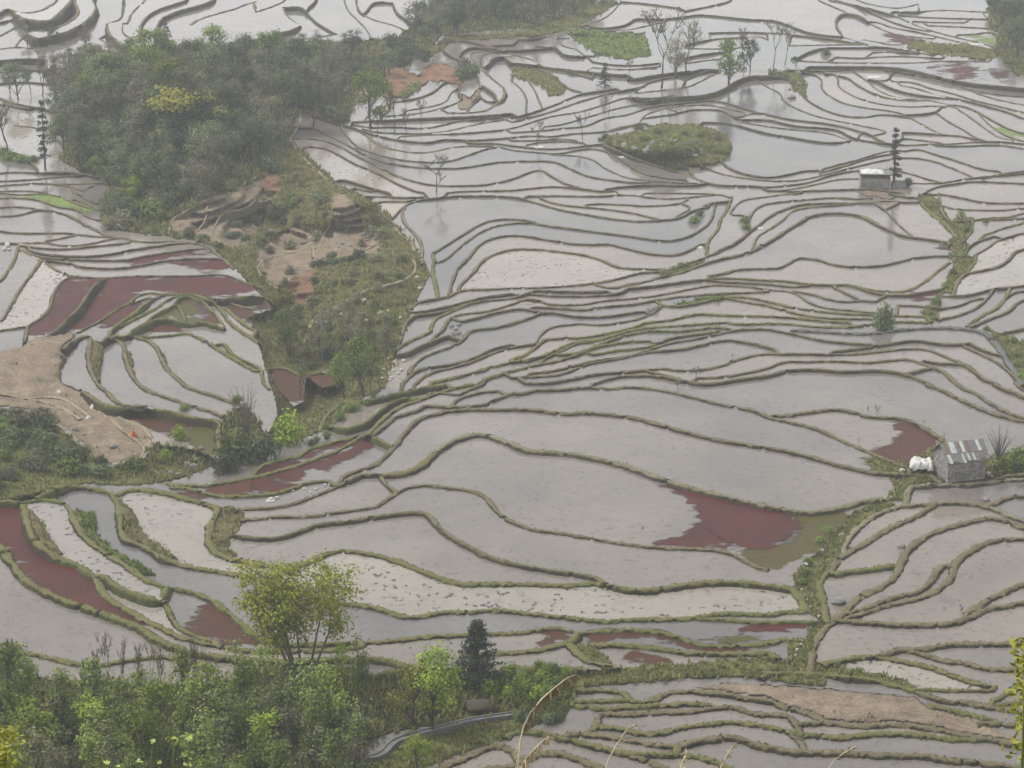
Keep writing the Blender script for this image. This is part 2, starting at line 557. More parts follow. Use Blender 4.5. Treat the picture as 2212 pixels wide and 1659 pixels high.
(0, 1): """0,5 180,20 420,10 560,50 700,120 880,160
0,50 170,45 330,60 500,130 650,140 720,190 820,230
640,0 740,50 850,105 980,95
640,60 740,90 850,150
1.3|0,130 120,120 250,130 340,150 430,155 560,180 680,240 760,290 860,330 940,380 1000,385
0,205 150,200 280,160 340,150
0,330 130,350 400,350 560,345 690,365 850,380 940,385
390,420 500,400 650,370
0,435 100,440 260,435 400,430 500,455 640,460 800,440 960,400 1060,390 1160,420 1300,430 1500,420 1700,440 1800,470 1900,550 1980,620
170,455 350,480 560,490 740,470 1100,435
250,490 360,530 550,545 700,550 900,540 1050,510 1200,480 1400,455 1550,435 1700,435
200,500 350,560 600,575 850,585 1080,585 1280,540 1500,510 1650,490 1800,480
340,580 480,590 600,610 700,640 900,655 1070,650 1250,620 1450,580 1700,565 1950,570 2000,640
380,600 480,660 550,710
1.4|350,590 280,690 180,820 100,960 30,1080 0,1120
g1.3|150,490 120,600 60,690 0,770
560,690 600,720 800,735 900,740 1150,720 1500,720 1750,715 1950,705 2080,760 2212,820
600,730 520,770 450,880 440,960 420,1020 330,1100 230,1150 220,1260
0,1190 200,1160
920,740 830,780 740,900 700,980 600,1070 520,1150 440,1220
g|700,1190 850,1120 1000,1010 1120,960 1160,900 1290,860 1420,880 1560,880 1700,880 1850,930 2050,900 2212,890
g|1140,960 1290,900 1420,890
g1.3|960,1190 1050,1110 1180,1030 1290,930 1400,890
g1.3|1030,1160 1180,1080 1330,1010 1450,920 1560,890
g1.2|1140,1190 1280,1110 1450,1080 1600,1130 1680,1130 1760,1110 1870,1150 1940,1180
g|1290,1090 1380,1030 1510,970 1560,990 1610,1130
g1.2|1500,970 1560,890 1660,900 1780,960 1870,1060 1940,1170
g1.3|1700,890 1850,940 1930,1030 1970,1110 2060,1180 2212,1280
g1.3|1960,1010 2060,1090 2140,1160 2212,1190
1880,940 2000,960 2150,1000 2212,1020
g1.5|980,1240 1120,1240 1300,1250 1480,1230 1620,1210 1720,1250 1850,1330 2000,1420 2212,1540
1.3|560,1330 650,1260 740,1235 790,1250 760,1380 770,1500 820,1620 850,1659
1.3|880,1290 900,1260 980,1265 1070,1300 1080,1420 1130,1560 1210,1659
1.3|1190,1250 1320,1290 1380,1380 1400,1460 1500,1580 1600,1659
g|1870,1310 1950,1300 2000,1400 2212,1500""",
(1, 1): """900,60 920,30 1050,35 1200,40 1450,40
900,60 980,130 1050,80 1150,75 1300,80 1380,60
1060,80 1050,130 1100,200 1190,270
1190,210 1260,130 1350,80 1500,50 1700,30 1900,25 2212,30
s1.2|1300,110 1260,170 1270,240 1340,320 1420,400 1440,500 1430,590
1530,520 1650,450 1850,320 1980,250 2100,230 2212,225
1540,610 1640,580 1750,480 1900,360 2050,290 2212,265
g1.5|1530,520 1540,600 1520,660 1550,790
g1.4|1690,780 1740,650 1850,550 1900,470 1990,410 2110,375 2212,370
g1.3|1760,800 1850,720 1950,590 2050,530 2212,485
1340,1000 1400,940 1550,915 1690,890 1730,860 1800,840 2000,835 2212,825
1340,1030 1450,1025 1600,990 1750,960 1850,930 2000,895 2212,870
1.2|1210,1370 1250,1270 1280,1150 1330,1080 1400,1050 1500,1045 1650,1020 1800,970 1900,940 2050,930 2212,915
g|1510,1200 1520,1130 1560,1080 1700,1020 1850,960 2000,935
1540,1240 1620,1180 1650,1100 1720,1060 1850,1040 1980,1030 2212,960
g1.3|1210,1370 1280,1300 1400,1250 1510,1200
1310,1380 1450,1310 1600,1250 1660,1235
1780,1110 1900,1080 2050,1040 2212,1000
1340,1510 1450,1410 1600,1360 1720,1320 1800,1260 1830,1200 1900,1180 2100,1160 2212,1130
1270,1640 1390,1520 1550,1500 1750,1470 1900,1420 2000,1370 2100,1330 2212,1310
1370,1659 1480,1560 1700,1510 1900,1450 2050,1380 2212,1340
g1.4|1520,1640 1700,1600 1900,1550 2050,1500 2212,1460
1900,1659 2000,1600 2100,1570 2212,1540
g|0,900 100,920 190,1010
g|0,1010 60,1040 110,1130
g|0,1490 50,1530 60,1640
g|100,1520 250,1510 340,1560 430,1600
g|440,1580 580,1550 700,1590 740,1640""",
(2, 1): """0,35 100,55 250,100 420,150 650,190 850,225 950,235 1090,250 1250,240 1450,225 1560,150 1700,120
130,30 400,25 720,35 1000,15 1200,45 1350,55 1550,40 1750,20
250,50 350,90 500,115 700,130 1030,170 1200,215 1270,230
640,105 750,95 850,100 1000,105 1150,120 1450,100 1520,60
1480,100 1560,130 1450,190 1420,210
1660,110 1760,80 1850,75
1150,5 1500,5 1800,15 1880,40
1760,80 1740,190 1700,270 1600,340 1480,400 1300,420 1100,385 900,360 500,310 270,280 180,255 0,265
0,230 120,235 200,260
g1.5|1900,40 1870,130 1800,230 1780,330 1680,420 1690,540
2212,40 2000,60 1930,110 1870,190 1990,195
2212,90 2110,130 2060,200 2040,260
0,365 100,370 300,405 500,440 700,450 840,440 950,470 1100,510 1250,535 1420,540 1530,500 1620,450
1.2|0,490 150,485 350,500 650,540 800,590 900,640 1000,655 1200,660 1300,660
1.3|0,825 250,820 500,805 650,790 850,760 1000,720 1100,690 1300,680 1480,620 1680,560 1850,465 1900,460 2050,340 2130,280 2212,210
g1.5|720,790 850,830 980,800 1150,770 1300,720 1480,690 1650,610 1850,560 2050,520 2140,460 2212,430
2212,330 2130,370 2110,400
0,910 100,880 200,840 350,850 650,855 830,850
170,875 300,890 500,895 800,890 950,860 1010,820
1000,825 1200,810 1450,770 1690,745 1780,770 2212,785
1700,740 1900,735 2212,755
1700,715 1830,700 1940,660 2212,655
0,970 80,930 160,915 250,935 310,965 450,970 600,970 800,930 1100,910 1300,880 1500,840 1700,800 1850,800 2050,810 2212,840
1.3|170,990 300,990 500,1005 650,1010 800,980 1000,970 1200,935 1500,890 1800,870 2212,855
g1.3|1290,970 1450,985 1650,940 1800,905 2000,895 2212,935
1850,910 2000,940 2212,970
0,1010 130,1000 220,1035 330,1035 400,1040 520,1065 700,1075 900,1060 1050,1030 1150,1025
0,1130 150,1080 230,1050
200,1310 250,1220 310,1170 430,1145 600,1130 750,1145 900,1130 1100,1090 1220,1040
g1.4|0,1440 100,1410 200,1340 270,1270 400,1255 550,1255 700,1240 900,1200 1050,1165 1150,1120 1350,1105 1450,1080 1550,1055 1650,1045 1850,1060 2212,1065
0,1330 150,1310 230,1300
g1.5|0,1465 200,1430 350,1380 450,1320 600,1280 780,1270 900,1220 1100,1170 1400,1150 1700,1130 1850,1115 1950,1140 2212,1130
g|250,1460 300,1420 420,1370 550,1300 700,1290
g1.4|400,1400 600,1380 800,1290 1000,1220 1200,1190 1400,1200 1600,1180 1780,1155 1900,1180
g1.4|0,1535 250,1480 500,1430 700,1330 900,1300 1050,1280 1200,1280
g1.2|700,1400 900,1360 1150,1340 1250,1310 1350,1250 1800,1195
150,1560 350,1540 550,1490 700,1450 900,1430 1100,1390 1200,1350 1350,1300 1500,1280 1750,1230 1900,1190 2050,1175 2212,1175
0,1595 200,1590 400,1580 520,1530 680,1470 900,1440 1050,1400 1200,1370 1450,1355 1650,1310 1840,1265 2000,1285 2100,1305 2212,1335
120,1640 300,1645 500,1610 770,1555 950,1550 1150,1530 1300,1515 1450,1540 1600,1535 1800,1500 1950,1440 2100,1400 2212,1390
700,1650 850,1600 1000,1580 1200,1580 1350,1590 1500,1630 1650,1650 1750,1645 1900,1620 2100,1590 2212,1580
1600,1600 1850,1590 2000,1560 2212,1515
1150,1535 1350,1580 1500,1625""",
(3, 1): """0,30 180,10 290,0
0,95 150,75 400,55 560,40 750,55 880,50
0,210 100,160 240,105 450,90 750,90 900,90 940,75 1100,75 1200,85 1310,80
g|0,320 130,240 200,160 300,135 500,115 750,95
1.3|0,430 150,330 280,250 380,190 560,170 750,185 850,215 950,275 1100,350 1230,385 1400,400 1560,430
920,90 1000,140 1070,210 1130,280 1240,370
1010,145 1100,110 1130,80
g2|1310,75 1400,170 1500,240 1580,310 1620,380
1050,10 1200,40 1290,40 1320,80
1410,20 1500,10 1650,40 1850,85 2000,90 2212,90
1500,110 1620,145 1800,150 2000,155 2212,135
1470,0 1490,100 1510,180 1570,250
g1.4|1580,250 1750,240 1900,220 2080,215 2212,175
g|1770,250 1770,330 1700,410
2212,220 2100,230 1850,230
g1.3|1860,370 1950,340 2050,300 2212,260
1700,530 1740,460 1830,410 1960,375
1800,530 1900,480 1960,420 2080,380 2212,345
g|1800,540 1790,600 1720,690
1.3|1720,695 1850,670 2000,640 2080,580 2130,510 2212,485
1.5|1600,880 1650,740 1720,695
1.2|0,655 100,650 180,610 250,565 330,565 450,580 560,620 700,640 800,640 1000,630 1150,590 1280,560 1450,545 1590,545
g1.3|0,760 150,760 300,785 500,800 680,790 800,820 950,850 1150,860 1280,820 1380,750 1450,690 1540,620
0,785 200,815 350,800
580,820 700,880 800,930
0,845 200,850 280,890 350,950 500,1000 700,1015 940,1040
220,850 400,880 500,915 650,945 800,930 930,940
780,820 900,860 1020,885 1200,885 1400,850 1500,830
g1.3|0,940 200,990 400,1020 600,1040 900,1055 1350,1070
g1.2|0,975 150,1020 300,1055 500,1085 900,1090
0,1065 240,1080 500,1110 700,1120
g1.6|0,1130 200,1130 400,1160 700,1160 900,1140 1050,1110 1350,1120
1120,975 1250,975 1350,985
1490,895 1700,890 1800,870 1930,830 2100,815 2212,800
1480,1000 1650,980 1750,930 1850,910
1500,1090 1650,1060 1800,1000 1900,910 1940,840
g1.4|1720,1150 1850,1060 1980,1000 2060,900 2090,830
1760,1160 1900,1090 2080,1030 2140,960 2212,920
2080,900 2120,860 2212,850
2010,1215 2130,1190 2212,1170
0,1175 100,1195 230,1220 350,1250 500,1280 700,1300 900,1310
560,1370 750,1350 900,1330 1050,1300 1280,1270 1400,1290 1550,1310 1750,1300
1.3|0,1390 200,1390 400,1390 600,1400 800,1390 1000,1370 1200,1345 1380,1350 1500,1400 1650,1460 1760,1510 1850,1600 1950,1640 2000,1659
0,1335 70,1355
0,1515 130,1455 300,1460 600,1450 850,1470 1050,1450 1220,1435 1320,1470 1410,1500
1350,1450 1450,1470 1650,1475 1750,1500
1.3|0,1580 150,1530 400,1520 650,1545 900,1530 1080,1540 1200,1570 1350,1630 1420,1659
1.3|1200,1560 1400,1510 1500,1530 1600,1610 1650,1659
1680,1310 1800,1380 1950,1440 2060,1520 2180,1640
1800,1330 1950,1390 2040,1410""",
(0, 2): """0,210 180,225 225,260 180,310 0,420
1.3|850,0 950,80 1000,150 1100,185 1300,185
g1.4|740,70 850,150 960,190 1100,205 1350,210 1550,250 1700,290 1850,300 1900,340 1880,430 1900,540
1.3|1190,0 1300,60 1450,110 1560,150 1680,190 1830,230
1.3|1570,0 1700,50 1850,90 2000,150 2120,190
g1.3|1480,860 1620,870 1800,870 2000,830 2212,795
g1.3|1480,890 1620,890 1780,940 1900,960 2050,960 2212,957
g1.6|0,1010 100,1000 200,1020 360,990 480,1000 580,1040 620,1100 640,1180 700,1280 850,1420 1050,1540 1200,1640 1220,1659
g1.8|330,970 420,920 560,860 700,880 800,900 930,920 1010,990 1040,1080 1040,1300 1120,1350 1240,1390 1400,1490 1600,1570 1800,1600 2000,1630 2212,1650
g2|1000,950 1130,900 1300,910 1500,950 1700,1010 1890,1060 1870,1110 1810,1220 1790,1320 1830,1420 1920,1480 2080,1520 2212,1540
g1.8|200,1030 230,1150 260,1270 330,1380 480,1490 650,1540 780,1630 830,1659
g2|0,1390 60,1480 150,1600 190,1659
1|2060,1070 2212,1065
2110,1165 2212,1160
1.2|2040,1300 2212,1325""",
(1, 2): """g1.3|0,740 90,670 380,620 430,570 550,520 750,480 900,440
g1.3|0,800 200,740 400,680 600,610 760,540 870,470 930,440 1000,440 1090,490
1.2|0,960 200,930 330,890 440,840 620,830
1.2|0,1070 200,1060 400,1000 600,920 720,870 850,800 920,770 1060,770
g1.4|740,800 830,750 1000,710 1100,640 1200,520 1300,390 1400,290 1500,260 1750,210 2000,210 2212,210
g1.4|560,370 600,270 700,190 760,150 900,140
g1.4|660,350 740,240 770,170 900,150 1050,120 1200,80 1350,50 1450,20 1650,0
g1.2|780,380 930,340 1000,290 1080,210 1200,140 1280,110 1420,130
g1.3|960,430 1020,370 1100,290 1200,210 1300,160 1400,140 1500,100 1600,60 1750,20 1830,0
g1.2|1000,440 1080,370 1190,280 1320,240 1400,220 1440,180 1550,180 1700,190 1900,180 2000,160 2100,110 2212,70
1490,70 1650,70 1750,90 1830,40 1950,0
1720,140 1800,100 1950,60 2100,50
g2.2|1080,780 1200,770 1350,740 1450,680 1540,590
s1.6|1540,590 1570,560 1700,480 1850,430 1950,420 2080,460 2212,510
1.2|1080,780 1100,840 1200,920
1.2|0,1160 180,1135 400,1145 680,1105 850,1080 1030,1060 1130,990 1240,910 1420,860 1600,880 1850,910 1970,950 2050,1050 2130,1140 2212,1185
1.2|0,1325 150,1325 300,1290 450,1230 600,1190 800,1180 1050,1130 1400,1090 1500,1120 1570,1220 1680,1310 1850,1400 2000,1480 2212,1540
g2|0,1540 150,1570 330,1570 480,1520 620,1450 750,1430 950,1450 1200,1510 1400,1590 1550,1659""",
(2, 2): """1.1|0,70 100,75 200,40 400,45 620,15 820,40 1000,15 1200,30 1430,70 1650,130 1900,190 2100,220 2212,280
1.4|0,212 150,210 250,220 450,255 620,235 900,260 1100,290 1300,350 1550,420 1800,480 2000,510 2212,543
s1.8|0,508 100,560 300,580 520,590 750,640 980,690 1200,780 1500,880 1800,950 2000,1000 2212,1048
1.1|0,1183 200,1260 430,1280 700,1330 1000,1380 1300,1410 1600,1415 1800,1430 1950,1480 2100,1570 2212,1600
1.2|0,1540 250,1590 500,1620 720,1659""",
(3, 2): """1.5|30,265 130,270 350,235 600,205 750,240 900,285 1170,285 1300,340 1500,470
1.4|0,280 130,310 400,370 550,440 750,530 900,590 1050,660 1200,715
1.4|0,543 250,590 500,660 750,730 950,760 1200,775 1400,780
s1.8|0,1048 200,1090 400,1100 600,1070 800,1000 970,985
s1.5|1190,1020 1210,890 1290,865 1600,860 1850,850 2050,820 2212,820
1.4|1960,820 2080,780 2212,770
s1.5|660,1400 720,1290 800,1210 930,1120 1100,1055 1250,1035 1400,1030 1550,1015 1750,1020 1900,1050 2050,1110 2212,1180
1.5|1880,1045 1980,1010 2100,960 2212,965
1.6|550,1640 560,1570 640,1480 750,1420 870,1350 1000,1260 1130,1200 1300,1130 1420,1040
1.6|1100,1659 1140,1560 1190,1450 1280,1360 1400,1280 1550,1230 1750,1180 1920,1140 2050,1170 2212,1240
1.5|1430,1659 1470,1590 1520,1550 1590,1565
1.6|1590,1659 1600,1590 1650,1500 1750,1430 1880,1360 2050,1330 2212,1330
g1.6|550,1640 700,1610 880,1590 1080,1560
1.5|1380,0 1520,50 1650,120 1800,190 1950,250 2100,290 2212,315
1.4|1640,0 1700,40 1800,70 1860,120 2000,200 2120,260 2212,285
1.3|1970,0 2070,50 2150,70 2212,110
2160,0 2212,50""",
(0, 3): """g2|190,0 300,80 500,180 700,250 1000,350 1250,450 1300,510 1500,600 1700,660 1900,690 2212,720
g1.8|830,0 870,110 950,190 1080,270 1200,340 1300,400 1400,430 1500,500 1700,560 1900,600 2050,630 2212,640
g1.6|920,0 1000,80 1150,140 1350,200 1420,210
g1.6|1220,0 1320,50 1440,90 1560,110 1700,140 1850,210 1980,310 2100,410 2212,520
g1.6|1440,90 1380,200 1450,260 1480,360 1560,450 1700,520 1850,560
g1.3|0,620 100,640 250,660 400,690 600,740 800,770 1000,740 1250,700 1400,685 1550,710 1750,770 1850,800
g|130,760 180,690 270,665""",
(1, 3): """g1.5|0,15 150,60 300,100 500,170 750,230 900,240 1100,280 1250,340 1400,350 1550,310 1700,300 1850,310 2000,280 2212,295
g2|1550,0 1650,30 1800,65 2000,60 2212,60
g1.5|0,520 150,580 500,580 800,570
g1.5|800,570 1050,560 1300,540 1500,510 1700,510 1900,490 2212,490
g1.5|0,640 600,640 900,600
g1.6|1750,680 1950,670 2212,650
g1.3|0,720 300,720 800,700 1130,710 1260,760 1350,770
g1.2|1000,860 1100,830 1300,800
1.7|1560,1659 1750,1590 1950,1500 2050,1460 2130,1460 2212,1500
1.6|1950,1659 2100,1645 2212,1630""",
(2, 3): """g2|0,60 170,60 400,75 600,65 750,50 900,90 1100,120 1300,100 1500,60 1750,40 2000,45 2212,70
1.2|720,0 770,30
g1.7|0,300 200,320 500,355 820,390 950,370 1200,365 1500,360 1650,340 1750,315 2000,315 2212,330
g1.2|1600,360 1900,375 2212,395
g1.6|0,490 200,460 380,430 500,470 600,490 800,460 1050,455 1250,470 1450,520 1600,590 1800,600 2050,590 2212,570
g1.8|0,650 200,640 400,590 500,570 560,500
g1.8|510,600 600,690 720,750 880,765
g1.8|700,590 850,580 1000,590 1200,600 1400,640 1600,660 1900,665 2212,650
g1.4|0,770 150,790 300,800 600,790
g1.5|570,970 800,980 980,1000 1010,1060 1050,1090
g1.5|520,1080 700,1070 1000,1060 1160,1090
1.8|1160,1090 1230,1050 1370,985 1600,990 1850,1010 2000,1040 2212,1060
g1.6|520,1110 650,1120 830,1140 1000,1120 1300,1105 1500,1095 1620,1095 1720,1110
1.8|740,1250 740,1200 800,1180 1000,1190 1300,1165 1550,1165 1700,1140 1850,1120 1950,1130 2050,1170 2212,1190
g1.8|720,1300 900,1300 1050,1340 1200,1360 1350,1330 1500,1290 1700,1270 1850,1250 2000,1260 2212,1290
1.7|500,1350 800,1370 1000,1400 1200,1440 1400,1470 1550,1420 1700,1400 1900,1370 2000,1400 2100,1450 2212,1463
g1.8|0,1350 150,1330 300,1350 420,1390 600,1430 800,1480 950,1520 1200,1530 1400,1530 1600,1550 1750,1590 1900,1659
g1.8|1430,1470 1420,1530
1.8|0,1645 130,1560 330,1510 500,1540 650,1600 800,1659
1.5|0,1500 70,1590
1.7|1050,1550 1120,1570 1250,1620 1350,1659""",
(3, 3): """g1.6|0,75 150,90 230,120 300,200 320,290
g1.3|0,330 180,295 330,300
g1.2|0,395 200,385 370,390
g|0,560 150,535
g1.6|480,0 440,60 460,150 490,260 510,370
g2|1100,0 1000,80 850,140 740,210 660,300 540,390 430,520 390,620 370,740
1.8|600,375 850,390 1100,410 1450,410 1600,400 1750,340 1900,270 2050,250 2212,220
1.5|700,310 850,270 1000,200 1150,160 1300,130 1400,50 1430,0
1.7|680,350 850,310 1000,250 1200,210 1380,160 1490,100 1560,30 1590,0
1.6|1720,310 1850,230 2000,150 2120,90 2212,60
g1.8|500,750 680,710 800,680 930,690 1050,700 1200,740 1350,760 1500,810 1650,870 1800,920 1960,950
1.6|930,690 1050,650 1150,620 1280,630 1450,600 1600,575 1800,575 2000,580 2212,565
1.5|1230,630 1400,690 1550,730 1720,740 1850,790 2000,800 2212,800
g1.5|0,830 200,830 500,840 800,870 1000,910 1200,960 1320,990
1.7|1300,990 1420,1040 1560,1080 1750,1080 1950,1130 2212,1170
1.4|1930,1110 2050,1090 2212,1080
g1.4|1940,1070 2060,1010 2110,960 2212,950
g|1360,970 1600,980 1940,980
g1.5|1400,1110 1600,1150 1800,1200 1960,1240
1.4|1840,1260 2000,1270 2212,1280
g1.7|0,1060 150,1130 380,1180 480,1240
1.8|0,1190 150,1190 220,1230 290,1350
1.8|310,1270 450,1250 600,1270 850,1290 1050,1270 1300,1290 1500,1320 1750,1380 2000,1410 2130,1440 2212,1460
1.8|0,1290 150,1330 270,1370 380,1360 600,1390 850,1360 1050,1350 1300,1360 1550,1400 1800,1400
1.7|230,1380 290,1430 320,1500
1.8|0,1463 150,1500 400,1520 600,1510 900,1530 1100,1540 1350,1540 1550,1580 1750,1590 2000,1620 2212,1650""",
}
RIMS = {  # pale edges of the dry soil terraces
(1, 1): ["10,650 40,600 150,550 330,520 480,470 505,455", "210,520 240,480 450,420 600,360 650,250 660,120", "500,620 540,590 800,540 930,500 1050,440", "10,650 60,740 100,780 190,830", "490,560 500,470"],
(0, 1): ["1460,360 1475,230 1620,150 1750,75 2000,10 2200,-70", "1700,340 1780,240 1790,110", "1830,380 1880,220 1960,170 2150,130 2212,60"],
}
PATHS = {  # pale trodden paths on top of banks
(0, 1): ["1.5|140,490 240,530 340,580 430,590"],
(1, 1): ["1.2|1190,290 1240,360 1330,420 1370,480 1350,560 1380,640 1370,690 1280,760 1100,810 930,850 800,930 650,1010 520,1070 460,1150 410,1330"],
(1, 0): ["1.3|380,940 390,1010 360,1090 320,1170 290,1190 350,1290 380,1340 500,1440 640,1570"],
(0, 2): ["1.2|400,285 560,380 650,460 760,570 880,660 940,720", "0,80 300,130 550,200 690,300", "270,120 500,100 640,170 780,290",
         "850,230 960,300 1060,400 1180,480 1260,560 1220,620 1100,670 960,690", "930,230 1050,300 1230,350 1330,480 1310,540 1250,560"],
}
CANALS = {
(3, 1): ["200,1185 400,1195 700,1215 950,1215 1150,1180 1400,1165 1700,1170 1850,1200 1950,1270 2030,1380 2080,1480 2150,1560 2200,1659"],
(1, 3): ["850,1560 1000,1565 1100,1530 1180,1430 1280,1390 1450,1340 1700,1280 1900,1230 2212,1190"],
}
# open land: (sheet or None for whole-survey units, kind, outline)
LAND = [
(None, 'wood', "140,330 150,230 140,170 150,120 200,105 260,110 350,95 470,100 560,85 700,90 860,80 930,10 950,-100 1300,-100 1285,10 1230,45 1150,60 960,75 930,100 890,135 830,165 770,200 755,260 690,240 650,230 635,260 630,300 660,340 700,380 735,400 800,430 850,480 895,530 905,570 930,590 910,620 900,650 870,680 865,740 850,780 830,840 800,850 740,880 720,920 700,930 560,980 480,1000 380,1040 270,1050 180,1045 90,1070 40,1080 -600,1085 -600,930 0,930 60,890 105,905 170,960 235,1010 310,990 330,960 420,970 470,990 480,900 530,870 590,960 600,890 610,870 575,800 560,750 545,700 530,690 590,665 560,610 500,575 490,550 450,525 300,505 225,490 215,450 235,400 230,385 170,370 120,340"),
(None, 'gully', "560,400 640,310 735,400 800,430 895,530 930,590 900,650 865,740 830,840 740,880 700,930 560,980 600,890 575,800 545,700 590,665 500,575 450,525 520,440"),
(None, 'grass', "-600,935 0,930 60,890 105,905 170,960 235,1010 310,990 420,1020 270,1050 180,1045 90,1070 40,1080 -600,1085"),
((0, 1), 'soil', "1470,380 1480,220 1620,150 1750,70 2000,-30 2300,-140 2400,-60 2350,100 2212,350 2050,480 1850,440 1700,400"),
((1, 1), 'soil', "0,500 200,360 380,260 600,350 660,240 650,50 720,0 800,60 900,130 920,300 1080,390 1050,520 900,540 700,580 510,640 500,680 320,760 180,840 90,760 10,650"),
((1, 1), 'redsoil', "500,680 520,800 480,960 350,980 320,860 180,840 320,760"),
((1, 1), 'grass', "520,800 780,800 900,740 1250,730 1350,650 1300,720 1100,790 850,840 700,930 520,960"),
((1, 0), 'redsoil', "100,1400 180,1420 200,1659 60,1659"),
(None, 'soil', "-600,740 0,762 45,747 75,727 140,720 175,717 140,745 137,765 125,790 132,825 142,830 185,847 212,867 240,882 287,912 315,922 335,950 332,962 315,970 305,985 275,1000 240,1002 215,995 175,955 140,925 100,902 60,885 0,880 -600,880"),
((1, 0), 'redsoil', "1110,560 1250,580 1400,640 1530,530 1680,550 1760,640 1800,720 1720,740 1620,700 1480,720 1330,830 1100,860"),
(None, 'grass', "900,115 960,82 1160,62 1290,8 1320,-12 1335,8 1262,52 1180,78 1060,84 975,94 925,128"),
((1, 0), 'grass', "1240,820 1300,740 1380,690 1430,720 1400,790 1280,850"),
((1, 0), 'soil', "1760,790 1850,850 1900,770 1960,730 1940,830 1880,890 1820,960 1740,950"),
((2, 0), 'grass', "720,1190 1050,1140 1300,1060 1650,1080 1850,1160 1900,1260 1880,1360 1760,1420 1530,1440 1420,1470 1200,1390 950,1300 850,1260"),
((2, 0), 'freshgrass', "430,260 700,240 900,270 1150,290 1200,480 1000,520 750,480 640,420"),
((2, 0), 'grass', "0,560 200,590 350,640 480,760 440,820 330,830 250,740 150,700 0,680"),
((0, 1), 'bank', "790,1270 880,1300 890,1400 865,1560 880,1650 840,1640 775,1480 760,1380"),
((0, 1), 'bank', "1075,1310 1130,1390 1150,1480 1165,1570 1140,1560 1085,1440"),
((0, 1), 'bank', "1380,1340 1430,1420 1455,1510 1405,1470"),
((0, 1), 'bank', "550,1400 580,1380 570,1450 520,1560 530,1640 490,1590 500,1500"),
((0, 2), 'bank', "1900,1060 2000,1060 2110,1110 2110,1170 2060,1270 1990,1350 1980,1420 2080,1500 1930,1480 1840,1420 1800,1320 1820,1220 1880,1110"),
((0, 2), 'bank', "235,1060 330,1150 420,1300 560,1480 480,1480 330,1380 265,1260"),
((0, 2), 'bankgreen', "630,1080 800,1110 830,1200 830,1300 950,1400 1150,1520 1380,1650 1230,1655 1050,1540 850,1420 700,1280 640,1170"),
((0, 2), 'bank', "1045,1000 1150,1080 1200,1200 1280,1330 1400,1400 1530,1490 1560,1550 1400,1490 1240,1390 1045,1300"),
(None, 'grass', "1231,1452 1331,1442 1431,1434 1531,1429 1659,1419 1751,1429 1819,1439 1884,1452 1959,1469 1989,1489 1909,1479 1784,1459 1659,1459 1659,1464 1556,1462 1456,1469 1356,1477 1231,1487"),
((3, 3), 'soil', "-660,970 -400,920 0,940 500,970 1000,1020 1270,1040 1430,1150 1700,1200 1850,1280 2130,1390 2300,1470 2100,1420 1750,1370 1300,1280 1050,1260 850,1280 500,1240 380,1170 150,1120 0,1050 -360,1000"),
((3, 3), 'grass', "30,860 500,870 520,940 480,960 200,930 20,900"),
(None, 'wood', "-600,1390 0,1395 35,1400 60,1420 35,1450 120,1470 250,1470 330,1480 480,1475 560,1440 750,1440 830,1470 880,1450 1000,1440 1120,1460 1231,1455 1240,1490 1235,1530 1210,1560 1120,1545 1000,1560 850,1580 800,1600 765,1640 740,1900 -600,1900"),
(None, 'grass', "850,1620 880,1590 1000,1560 1106,1547 1180,1543 1175,1560 1060,1610 960,1640 900,1665 850,1720 820,1900 740,1900 765,1640"),
((3, 1), 'grass', "1290,30 1400,0 1500,120 1570,240 1680,240 1780,220 1770,340 1700,420 1740,460 1690,560 1790,560 1780,640 1720,690 1650,740 1600,880 1500,890 1480,1010 1490,1100 1380,1130 1320,1030 1450,900 1520,830 1540,740 1600,640 1570,560 1590,460 1560,430 1610,390 1400,200"),
((3, 1), 'grass', "1880,1180 2212,1280 2400,1300 2400,1800 2160,1659 2060,1400 1980,1280"),
((3, 1), 'soil', "720,-30 1150,-20 1200,40 1050,60 850,40"),
((3, 2), 'grass', "1200,700 1500,500 1850,640 2212,560 2400,600 2400,760 2212,760 2080,780 1850,840 1290,860 1210,890 1190,1020 1000,1010 1100,880 1050,800 900,760 850,650 1000,640"),
((3, 2), 'grass', "970,990 1100,1050 930,1120 800,1210 700,1310 660,1400 750,1420 640,1480 560,1570 540,1659 440,1720 450,1860 500,2030 640,2040 540,2060 430,2180 370,2400 200,2400 150,2260 220,2200 330,2200 350,2060 440,2040 330,1950 250,1790 220,1760 220,1659 300,1560 480,1400 600,1260 730,1110"),
((2, 3), 'grass', "510,600 700,590 880,765 720,750 600,690"),
((2, 1), 'bankgreen', "1400,960 1850,880 1850,930 1650,950 1450,985"),
((2, 1), 'bankgreen', "1240,690 1400,650 1700,570 1650,610 1480,690 1300,720"),
((3, 0), 'wood', "1900,0 2500,0 2500,560 2212,640 2150,660 2050,560 1990,470 1960,420 1980,300 1900,200"),
((3, 0), 'grass', "1250,340 1430,370 1700,380 1950,430 2000,500 1850,520 1400,470 1200,420"),
((3, 0), 'grass', "0,600 250,610 340,720 330,860 290,800 220,780 200,690 0,650"),
]
CARVE = ['578,795 612,792 640,805 660,818 655,868 635,878 600,840', '663,812 700,802 728,812 740,828 695,838']   # small pools inside the gully
